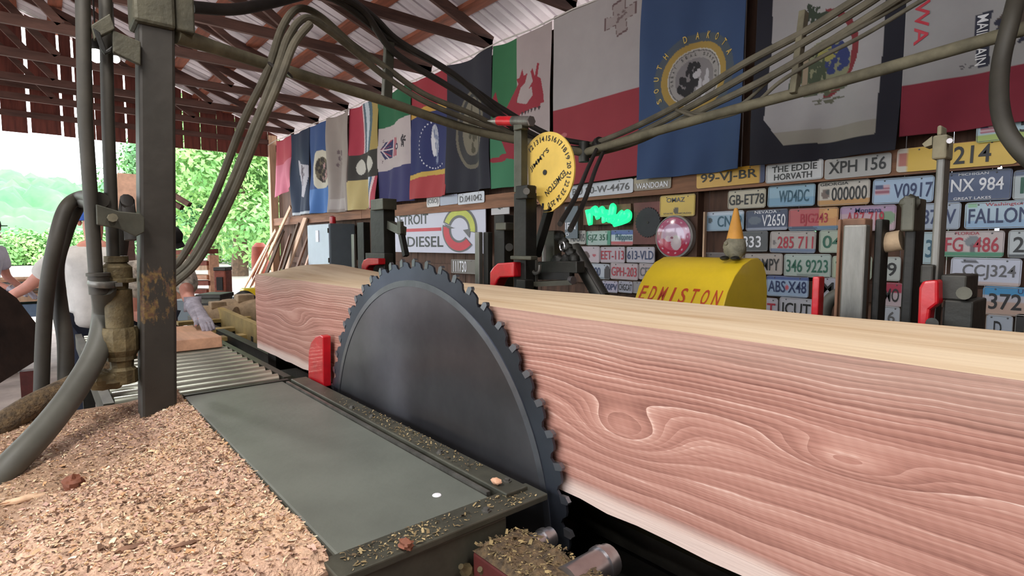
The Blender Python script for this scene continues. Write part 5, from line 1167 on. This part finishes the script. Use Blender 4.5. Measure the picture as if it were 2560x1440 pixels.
# unseen LED battens, added to light the sawdust bench and log top
def batten(x, y, z, lab, w):
    t = thing('fill_batten', (x, y, z), lab, 'lamp', 'lamps under the trusses')
    MB().bb((x - .65, y - .09, z), (x + .65, y + .09, z + .06)).build('housing', 'plate_rim', t, smooth=False, bevel=.01)
    for s_ in (-.045, .045): MB().cyl((x - .6, y + s_, z - .012), (x + .6, y + s_, z - .012), .013, n=10).build('fill_tube', 'fill_glow', t)
    for s_ in (-.5, .5): MB().cyl((x + s_, y, z + .06), (x + s_, y, 3.80), .005, n=6).build('hanger', 'steel_dark', t)
    ld = bpy.data.lights.new('fill_light', 'AREA'); ld.shape = 'RECTANGLE'; ld.size = 1.25; ld.size_y = .16; ld.energy = w; ld.color = (1, .97, .93)
    lo = bpy.data.objects.new('fill_light', ld); COL.objects.link(lo); lo.parent = t; lo.location = (0, 0, -.03)
mat('fill_glow', '#ffffff', .3, emit=('#fff8ee', 4.))
batten(-1.5, -.35, 3.3, 'added unseen LED batten lighting the sawdust bench from above', 50)
batten(.45, .75, 3.3, 'added unseen LED batten lighting the near end of the log', 36)
batten(-.3, -1.6, 3.3, 'added unseen LED batten lighting from behind the sawyer position', 45)
# ------------------------------------------------------------------ people
def skin_obj(name, m, parent, nodes, edges, sub=2, origin=None):
    """nodes: {key: (pos, radius or (rx, ry))}; continuous skinned surface"""
    keys = list(nodes); ix = {k: i for i, k in enumerate(keys)}; origin = Vector(origin)
    me = bpy.data.meshes.new(name); me.from_pydata([Vector(nodes[k][0]) - origin for k in keys], [(ix[a], ix[b]) for a, b in edges], [])
    me.materials.append(MATS[m]); o = bpy.data.objects.new(name, me); COL.objects.link(o); WL[o.name] = origin
    if parent is not None: o.parent = parent; o.location = origin - WL[parent.name]
    else: o.location = origin
    s = o.modifiers.new('skin', 'SKIN'); s.use_smooth_shade = True
    for k in keys:
        r = nodes[k][1]; sv = me.skin_vertices[0].data[ix[k]]; sv.radius = (r, r) if isinstance(r, (int, float)) else r
    me.skin_vertices[0].data[0].use_root = True
    u = o.modifiers.new('sub', 'SUBSURF'); u.levels = sub; u.render_levels = sub
    return o
def person(loc, face, lab, shirt, pants, cap, lean=0., arms=None, glove=None, H=1.78, side=0., bulk=1.):
    """face: heading in radians of the direction the person faces; arms: {side: (elbow, wrist)} in the body frame (right, forward, up)"""
    loc = Vector(loc); f = Vector((math.cos(face), math.sin(face), 0)); r = Vector((f.y, -f.x, 0)); k = H / 1.78
    def B(a, b, c):
        z = c
        if c > .95: b = b + math.sin(lean) * (c - .95); z = .95 + math.cos(lean) * (c - .95); a = a + math.sin(side) * (c - .95)
        return loc + (r * a + f * b) * k + Vector((0, 0, z * k))
    root = thing('person', loc, lab, 'person')
    N = {'pel': (B(0, 0, .95), (.15, .12)), 'wst': (B(0, 0, 1.08), (.14, .11)), 'chs': (B(0, .01, 1.30), (.17, .125)), 'sho': (B(0, 0, 1.45), (.10, .09)), 'nek': (B(0, .02, 1.53), .055), 'jaw': (B(0, .04, 1.60), (.07, .085)), 'hed': (B(0, .03, 1.69), (.078, .098)), 'top': (B(0, .02, 1.76), (.05, .06))}
    E = [('pel', 'wst'), ('wst', 'chs'), ('chs', 'sho'), ('sho', 'nek'), ('nek', 'jaw'), ('jaw', 'hed'), ('hed', 'top')]
    SN = {q: N[q] for q in ('pel', 'wst', 'chs', 'sho')}; SE = E[:3]
    PN = {'pel': N['pel']}; PE = []
    hands = {}
    for s, sg in (('L', -1), ('R', 1)):
        arm_ = (arms or {}).get(s, ((.27, .05, 1.15), (.25, .22, 1.0))); el, wr = arm_[-2:]
        N['a' + s] = (B(.19 * sg, 0, 1.43), .065); N['e' + s] = (B(el[0] * sg, el[1], el[2]), .045); N['w' + s] = (B(wr[0] * sg, wr[1], wr[2]), .03)
        if arm_[0] == 'abs': N['e' + s] = (Vector(el), .045); N['w' + s] = (Vector(wr), .03)
        E += [('sho', 'a' + s), ('a' + s, 'e' + s), ('e' + s, 'w' + s)]
        SN['a' + s] = N['a' + s]; mid = N['a' + s][0].lerp(N['e' + s][0], .75); SN['m' + s] = (mid, .06); SE += [('sho', 'a' + s), ('a' + s, 'm' + s)]
        d = (N['w' + s][0] - N['e' + s][0]).normalized(); sd = d.cross(Vector((0, 0, 1))); sd = sd.normalized() if sd.length > .1 else r.copy()
        w = N['w' + s][0]; N['p' + s] = (w + d * .07, (.038, .02)); E.append(('w' + s, 'p' + s)); hands[s] = (w, d, sd)
        for q in range(4):
            a_ = w + d * .10 + sd * (.028 - .019 * q); L = (.06, .07, .066, .05)[q]
            N['f%s%d' % (s, q)] = (a_, .0105); N['g%s%d' % (s, q)] = (a_ + d * L * .6 + Vector((0, 0, -.008)), .009); N['h%s%d' % (s, q)] = (a_ + d * L + Vector((0, 0, -.025)), .008)
            E += [('p' + s, 'f%s%d' % (s, q)), ('f%s%d' % (s, q), 'g%s%d' % (s, q)), ('g%s%d' % (s, q), 'h%s%d' % (s, q))]
        t_ = w + d * .04 + sd * .045; N['t' + s] = (t_, .012); N['u' + s] = (t_ + d * .045 + sd * .015 + Vector((0, 0, -.01)), .009); E += [('w' + s, 't' + s), ('t' + s, 'u' + s)]
        N['hp' + s] = (B(.10 * sg, 0, .90), .095); N['kn' + s] = (B(.11 * sg, .03, .50), .062); N['an' + s] = (B(.11 * sg, 0, .09), .042); N['to' + s] = (B(.12 * sg, .15, .04), (.045, .03))
        E += [('pel', 'hp' + s), ('hp' + s, 'kn' + s), ('kn' + s, 'an' + s), ('an' + s, 'to' + s)]
        PN['hp' + s] = (N['hp' + s][0], .115); PN['kn' + s] = (N['kn' + s][0], .085); PN['an' + s] = (N['an' + s][0], .068); PE += [('pel', 'hp' + s), ('hp' + s, 'kn' + s), ('kn' + s, 'an' + s)]
    skin_obj('body', 'skin', root, N, E, 2, loc)
    up = lambda q, a: (q[0], (q[1] + a) if isinstance(q[1], float) else (q[1][0] + a, q[1][1] + a))
    SN = {a_: up(q, .028) for a_, q in SN.items()}; SN = {a_: (q[0], (q[1][0] * bulk, q[1][1] * bulk) if a_ in ('pel', 'wst', 'chs') else q[1]) for a_, q in SN.items()}; SN['hem'] = (B(0, 0, .84), (.185 * bulk, .155 * bulk)); SE = [('hem', 'pel')] + SE
    skin_obj('shirt', shirt, root, {'hem': SN['hem'], **SN}, SE, 2, loc)
    PN['pel'] = up(PN['pel'], .012); skin_obj('trousers', pants, root, PN, PE, 2, loc)
    for s, sg in (('L', -1), ('R', 1)):
        a_ = N['an' + s][0]; t_ = N['to' + s][0]
        MB().tube([a_ + Vector((0, 0, .05)), a_ - Vector((0, 0, .04)) - f * .05, t_ + f * .04], [.055, .06, .05], 12).build('shoe', 'leather', root)
    hc_ = N['hed'][0]; updir = (N['top'][0] - N['jaw'][0]).normalized(); hf = (f - updir * f.dot(updir)).normalized()
    cp_ = MB().lathe(hc_ + updir * .015, [(.098, -.01), (.104, .02), (.10, .06), (.07, .095), (.02, .11)], n=18, axis=updir).build('cap', cap, root)
    b = MB(); sdv = hf.cross(updir); c = hc_ + updir * .02
    b.prism([c + hf * .06 + sdv * .085, c + hf * .14 + sdv * .07, c + hf * .18, c + hf * .14 - sdv * .07, c + hf * .06 - sdv * .085], updir * .008); b.build('cap_brim', cap, cp_, smooth=False)
    MB().blob(hc_ + hf * .10 - updir * .01, .018, 1, .1, 2, 6, (.8, .8, 1.3)).build('nose', 'skin', root)
    for sg in (-1, 1):
        MB().blob(hc_ + hf * .085 + sdv * .033 * sg + updir * .008, .010, 1, 0, 2, 6).build('eye', 'ink_black', root)
        MB().blob(hc_ + sdv * .085 * sg - updir * .01, .022, 1, .1, 2, 6, (.5, .8, 1.2)).build('ear', 'skin', root)
    MB().tube([hc_ + hf * .095 - updir * .055 - sdv * .022, hc_ + hf * .10 - updir * .058, hc_ + hf * .095 - updir * .055 + sdv * .022], .005, 6).build('mouth', 'banner_red', root)
    if glove:
        for s in glove:
            w, d, sd = hands[s]; gN = {q: up(N[q], .005) for q in N if q[0] in 'fghtup' and q[1:2] == s}; gN = {'w' + s: (w - d * (.04 if arms.get(s, ' ')[0] != 'abs' else .38), .042 if arms.get(s, ' ')[0] != 'abs' else .055), **gN}
            gE = [(a_, c_) for a_, c_ in E if a_ in gN and c_ in gN]; skin_obj('glove', 'glove', root, gN, gE, 2, loc)
    return root, N
p = at_d(232, 620, 4.3)
person((p.x, p.y, 0), math.radians(172), 'worker in a loose pale grey shirt seen from behind beyond the hoses', 'shirt_white', 'jeans_dark', 'cap_blue', lean=.12, arms={'L': ((.42, .10, 1.18), (.62, .2, 1.06)), 'R': ((.3, .15, 1.15), (.2, .4, 1.0))}, glove=('L',), bulk=1.35)
p = at_d(-50, 620, 6.2)
person((p.x, p.y, 0), math.radians(60), 'worker in a pale shirt and yellow gloves cut by the left edge', 'shirt_pale', 'jeans', 'cap_black', lean=.1, arms={'R': ((.27, .12, 1.15), (.2, .38, 1.02)), 'L': ((.28, .05, 1.12), (.25, .25, .98))}, glove=('R', 'L'))
pz = Vector((-5.22, .62, 0)); hx = at_d(545, 828, 3.75)
rel = hx - pz; fa = math.radians(15)
fv = Vector((math.cos(fa), math.sin(fa), 0)); rv = Vector((fv.y, -fv.x, 0))
person(pz, fa, 'worker in a checked shirt bending behind the column with a gloved arm on the plank', 'shirt_plaid', 'jeans_dark', 'cap_black', lean=.55, arms={'L': ('abs', (-4.55, .80, 1.12), (-4.08, .80, 1.01)), 'R': ((.25, .35, 1.05), (.15, .6, .95))}, glove=('L', 'R'), H=1.72)

# ------------------------------------------------------------------ yard beyond the opening
def at_g(px, py, z=0.): return at_z(px, py, z)
# stacked slab crate
sc = thing('slab_rack', at_d(490, 760, 9.5), 'reddish timber rack full of slab wood beyond the conveyor', 'lumber rack')
a = at_d(440, 760, 9.5); c = at_d(540, 640, 9.2)
for px in (535, 440):
    q = at_d(px, 700, 9.2); MB().bb((q.x - .07, q.y - .07, 0), (q.x + .07, q.y + .07, at_d(px, 638, 9.2).z)).build('post', 'fresh_board', sc, smooth=False)
L_ = at_d(425, 700, 9.5); R_2 = at_d(540, 700, 9.3)
for k in range(9):
    z_ = .35 + k * .125; j = random.uniform(-.1, .1)
    MB().bar((L_.x - .2 + j, L_.y - .3, z_), (R_2.x + j, R_2.y - .05, z_ + random.uniform(-.03, .05)), .28, .075).build('slab', ['red_wood', 'fresh_board', 'board_pale', 'red_wood'][k % 4], sc, smooth=False)
def junk(name, px, py, D, r, q, m, lab, cat, seed):
    p = at_d(px, py, D); b = MB().blob(p, r, seed, .25, 1.8, 12, q)
    tag(b.build(name, m), lab, cat)
def machine(name, px0, px1, py0, py1, D, dep, m, lab, cat, extra=True):
    a = at_d(px0, py1, D); c = at_d(px1, py0, D); rt = thing(name, (a + c) / 2 - Vector((0, 0, (c.z - a.z) / 2)), lab, cat)
    ax = (c - a); ax.z = 0; L = ax.length; ang = math.atan2(ax.y, ax.x); rot = Matrix.Rotation(ang, 3, 'Z'); mid = (a + c) / 2
    MB().box(mid, (L, dep, c.z - a.z), rot).build('body', m, rt, smooth=False, bevel=.02)
    if extra:
        MB().box(mid + Vector((0, 0, (c.z - a.z) / 2 + .02)), (L * 1.04, dep * 1.04, .05), rot).build('lid', 'steel_dark', rt, smooth=False, bevel=.01)
        n_ = rot @ Vector((0, -1, 0)); MB().box(mid + n_ * (dep / 2 + .01), (L * .5, .03, (c.z - a.z) * .5), rot).build('opening', 'steel_black', rt, smooth=False)  # solid black slab, its colour standing in for the shade of a hollow
    for s in (-1, 1):
        q = mid + rot @ Vector((s * L * .4, 0, 0)); MB().bb((q.x - .04, q.y - .04, 0), (q.x + .04, q.y + .04, a.z + .02)).build('leg', 'steel_dark', rt, smooth=False)
    return rt
machine('drive_unit', 510, 568, 742, 790, 6.6, .35, 'steel_olive', 'small open fronted drive unit behind the conveyor', 'machine')
machine('chain_housing', 440, 495, 748, 800, 7.2, .4, 'cabinet_dark', 'grey chain housing left of the drive unit', 'machine', False)
machine('stove_barrel', 545, 572, 675, 740, 8.2, .3, 'red_wood', 'narrow upright drum with green top by the opening', 'drum')
def motor(px, py, D, r, lab):
    p = at_d(px, py, D); t = thing('dusty_motor', (p.x, p.y, p.z - r), lab, 'motor')
    MB().lathe(p, [(r * .5, -r * 1.6), (r * .95, -r * 1.4), (r, -r), (r, r), (r * .9, r * 1.3), (r * .5, r * 1.45)], n=20, axis=(.6, .8, 0)).build('casing', 'motor_dust', t)
    MB().box(p + Vector((0, 0, r * 1.05)), (r, r, r * .5)).build('terminal_box', 'motor_dust', t, smooth=False, bevel=.01)
    MB().box(p - Vector((0, 0, r * .95)), (r * 1.6, r * 1.8, r * .3)).build('foot', 'steel_dark', t, smooth=False)
motor(545, 798, 5.2, .13, 'sawdust covered motor behind the gloved hand'); motor(612, 785, 5.4, .15, 'sawdust covered motor beside the log end')
tag(MB().tube(bez([at_d(588, 790, 5.6), at_d(592, 752, 5.6), at_d(612, 738, 5.6), at_d(634, 752, 5.6)], 6), .05, 12).build('black_guard', 'steel_black'), 'black curved chain guard above the dusty motors', 'guard')
yl = at_d(628, 742, 7.5); tag(MB().bb((yl.x - .1, yl.y - .12, 0), yl + Vector((.1, .12, .12))).build('yellow_box', 'yellow_paint', smooth=False, bevel=.02), 'small yellow box beside the far end of the log', 'box')
fr = thing('transfer_frame', at_z(590, 850, .55), 'yellowish steel transfer frame with steps beside the log end', 'frame')
for (x0_, y0_, x1_, y1_, D) in ((560, 792, 645, 850, 4.7),):
    MB().bar(at_d(548, 788, 5.2), at_d(650, 838, 4.2), .05, .16).build('side_beam', 'beam_yellow', fr, smooth=False)
for px, py, D in ((552, 800, 5.1), (575, 822, 4.7), (590, 842, 4.4)):
    q = at_d(px, py, D); MB().bar(q + Vector((0, -.35, 0)), q + Vector((0, .25, 0)), .12, .03).build('step', 'beam_yellow', fr, smooth=False)
    MB().bar(q + Vector((.05, -.35, -.09)), q + Vector((.05, .25, -.09)), .02, .12).build('riser', 'steel_dark', fr, smooth=False)
for px, py, D in ((550, 800, 5.1), (640, 840, 4.3)):
    q = at_d(px, py, D); MB().bb((q.x - .03, q.y - .03, 0), (q.x + .03, q.y + .03, q.z)).build('leg', 'steel_dark', fr, smooth=False)
# orange board seen between pipe and column, side rail ends
br = thing('bracket_stand', Vector((at_d(415, 500, 5).x, at_d(415, 500, 5).y, 0)), 'timber stand with two short dark arms sticking out right of the column', 'stand')
q_ = at_d(415, 490, 5); MB().bb((q_.x - .04, q_.y - .04, 0), (q_.x + .04, q_.y + .04, q_.z + .06)).build('post', 'truss', br, smooth=False)
MB().bar(at_d(412, 474, 5), at_d(474, 512, 5), .05, .04).build('arm', 'truss', br, smooth=False); MB().bar(at_d(412, 496, 5), at_d(455, 520, 5), .05, .04).build('arm', 'truss', br, smooth=False)
hp_ = at_d(320, 530, 4.25); MB().bb((hp_.x - .05, hp_.y - .03, 0), (hp_.x + .01, hp_.y + .03, hp_.z + .05)).build('panel_post', 'truss', br, smooth=False)
tag(MB().prism([at_d(294, 432, 4.2), at_d(345, 436, 4.2), at_d(345, 530, 4.2), at_d(297, 532, 4.2), at_d(290, 480, 4.2)], (-.03, 0, 0)).build('hood_panel', 'fresh_board', smooth=False), 'tan wooden panel of the edger hood seen beside the column', 'panel')
# edger table at left behind the person
et = thing('edger_table', at_d(150, 800, 5.8), 'pale work table with stacked strips behind the left hoses', 'table')
q = at_d(70, 700, 7.2)
MB().box((q.x, q.y, at_d(70, 740, 7.2).z), (.9, 2.2, .08)).build('top', 'board_pale', et, smooth=False)
MB().box((q.x, q.y - .2, at_d(70, 755, 7.2).z - .08), (.8, 1.9, .16)).build('apron', 'tarp', et, smooth=False)
for sx in (-.35, .35):
    for sy in (-.95, .95): MB().bb((q.x + sx - .04, q.y + sy - .04, 0), (q.x + sx + .04, q.y + sy + .04, .75)).build('leg', 'steel_dark', et, smooth=False)
for k in range(7):
    z_ = at_d(70, 740, 7.2).z + .06 + .03 * k; tag(MB().box((q.x + random.uniform(-.1, .1), q.y + random.uniform(-.2, .2), z_), (.16, 1.8, .028), Matrix.Rotation(random.uniform(-.15, .15), 3, 'Z')).build('lath_strip', ['board_pale', 'steel_worn', 'fresh_board'][k % 3], smooth=False), 'sawn strip in the loose pile on the edger table, %s from bottom' % ('first', 'second', 'third', 'fourth', 'fifth', 'sixth', 'seventh')[k], 'strip', 'strips on the edger table')
rt_ = at_d(650, 640, 13.0); tag(MB().lathe(Vector((rt_.x, rt_.y, 0)), [(.16, 0), (.19, .05), (.19, .6), (.2, .62), (.19, .64), (.19, 1.2), (.17, 1.45), (.08, 1.55)], n=20).build('rust_drum', 'rust_red'), 'rust red upright drum just beyond the leaning boards', 'drum')

# trees and wooded hill
def tree(px, D, ztop, rad, nleaf, m, lab, seed, leaf=.3, zlow=.5, blobs=9):
    r = random.Random(seed); g = at_d(px, 700, D); base = Vector((g.x, g.y, -.02))
    t = thing('tree', base, lab, 'tree', 'trees beyond the yard')
    tk_ = bez([base, base + Vector((.2, .1, ztop * .3)), base + Vector((-.1, .2, ztop * .7))], 5)
    MB().tube(tk_, [rad * .09 * (1 - .7 * i / len(tk_)) for i in range(len(tk_))], 9).build('trunk', 'bark', t)
    cs = []
    for k in range(blobs):
        a = r.uniform(0, 6.28); q = rad * math.sqrt(r.random()) * .75; h = zlow + (ztop - zlow) * r.uniform(.12, .88)
        sh = 1 - .55 * abs((h - zlow) / (ztop - zlow) - .4); cs.append((base + Vector((q * math.cos(a) * sh, q * math.sin(a) * sh, h)), rad * r.uniform(.35, .55) * sh))
    V = []; Fc = []
    for k in range(nleaf):
        c, R = cs[k % blobs]; d = Vector((r.gauss(0, 1), r.gauss(0, 1), r.gauss(.25, 1))).normalized(); p = c + d * R * (r.uniform(.55, 1.05)); p.z = max(p.z, .15)
        n = (d + Vector((r.uniform(-.7, .7), r.uniform(-.7, .7), r.uniform(-.3, .9)))).normalized(); u = n.orthogonal().normalized(); w = n.cross(u); s = leaf * r.uniform(.5, 1.1); a = r.uniform(0, 6.28)
        e1 = (u * math.cos(a) + w * math.sin(a)) * s; e2 = (w * math.cos(a) - u * math.sin(a)) * s * .6; o = len(V)
        V += [p - e1, p + e2 * .8 + n * s * .1, p + e1, p - e2 * .8 + n * s * .1]; Fc.append((o, o + 1, o + 2, o + 3))
    b = MB(); b.v = V; b.f = [list(f) for f in Fc]; b.m = [0] * len(Fc); b.build('crown', m, t, smooth=False)
tree(600, 27, 9.5, 4.6, 26000, 'leaf_bright', 'bright yellow green tree just outside the opening at right', 1, .17, .3, 22)
tree(480, 36, 9.5, 4.6, 22000, 'leaf_mid', 'leafy green tree right of the steel column', 2, .2, 1, 20)
tree(680, 34, 12, 5., 22000, 'leaf_mid', 'darker green tree filling the corner behind the boards', 3, .2, .2, 20)
tree(540, 46, 8, 5.5, 16000, 'leaf_bright', 'low bushy light green tree behind the slab rack', 4, .25, -.5, 16)
tree(120, 44, 1.6, 4.5, 12000, 'leaf_bright', 'low bright bush left of the workers', 5, .22, -.8, 14)
tree(330, 50, 1.8, 5, 11000, 'leaf_mid', 'low green bush between the feed pipes and the column', 6, .24, -.8, 14)
tree(-60, 40, 1.5, 4., 9000, 'leaf_bright', 'light green bush at the far left edge', 7, .22, -.8, 12)
hv = []; hf_ = []; nu_, nv_ = 260, 80
for j in range(nv_ + 1):
    for i in range(nu_ + 1):
        a = math.radians(100 + 140 * i / nu_); R = 70 + 60 * j / nv_; x, y = R * math.cos(a), R * math.sin(a)
        h = 14.5 * math.sin(min(1, j / nv_ * 1.15) * math.pi / 2) * (.75 + .25 * noise.noise(Vector((a * 4, 0, 1)))) + (3.2 * abs(noise.noise(Vector((x * .2, y * .2, 0)))) + 1.3 * noise.noise(Vector((x * .7, y * .7, 3)))) * (1 if j else 0)
        hv.append((x, y, h - .3))
for j in range(nv_):
    for i in range(nu_): q = j * (nu_ + 1) + i; hf_.append((q, q + 1, q + nu_ + 2, q + nu_ + 1))
hl = MB().add(hv, hf_).build('wooded_hill', 'leaf_far', angle=180); tag(hl, 'hazy pale green wooded hillside far beyond the opening', 'hill')
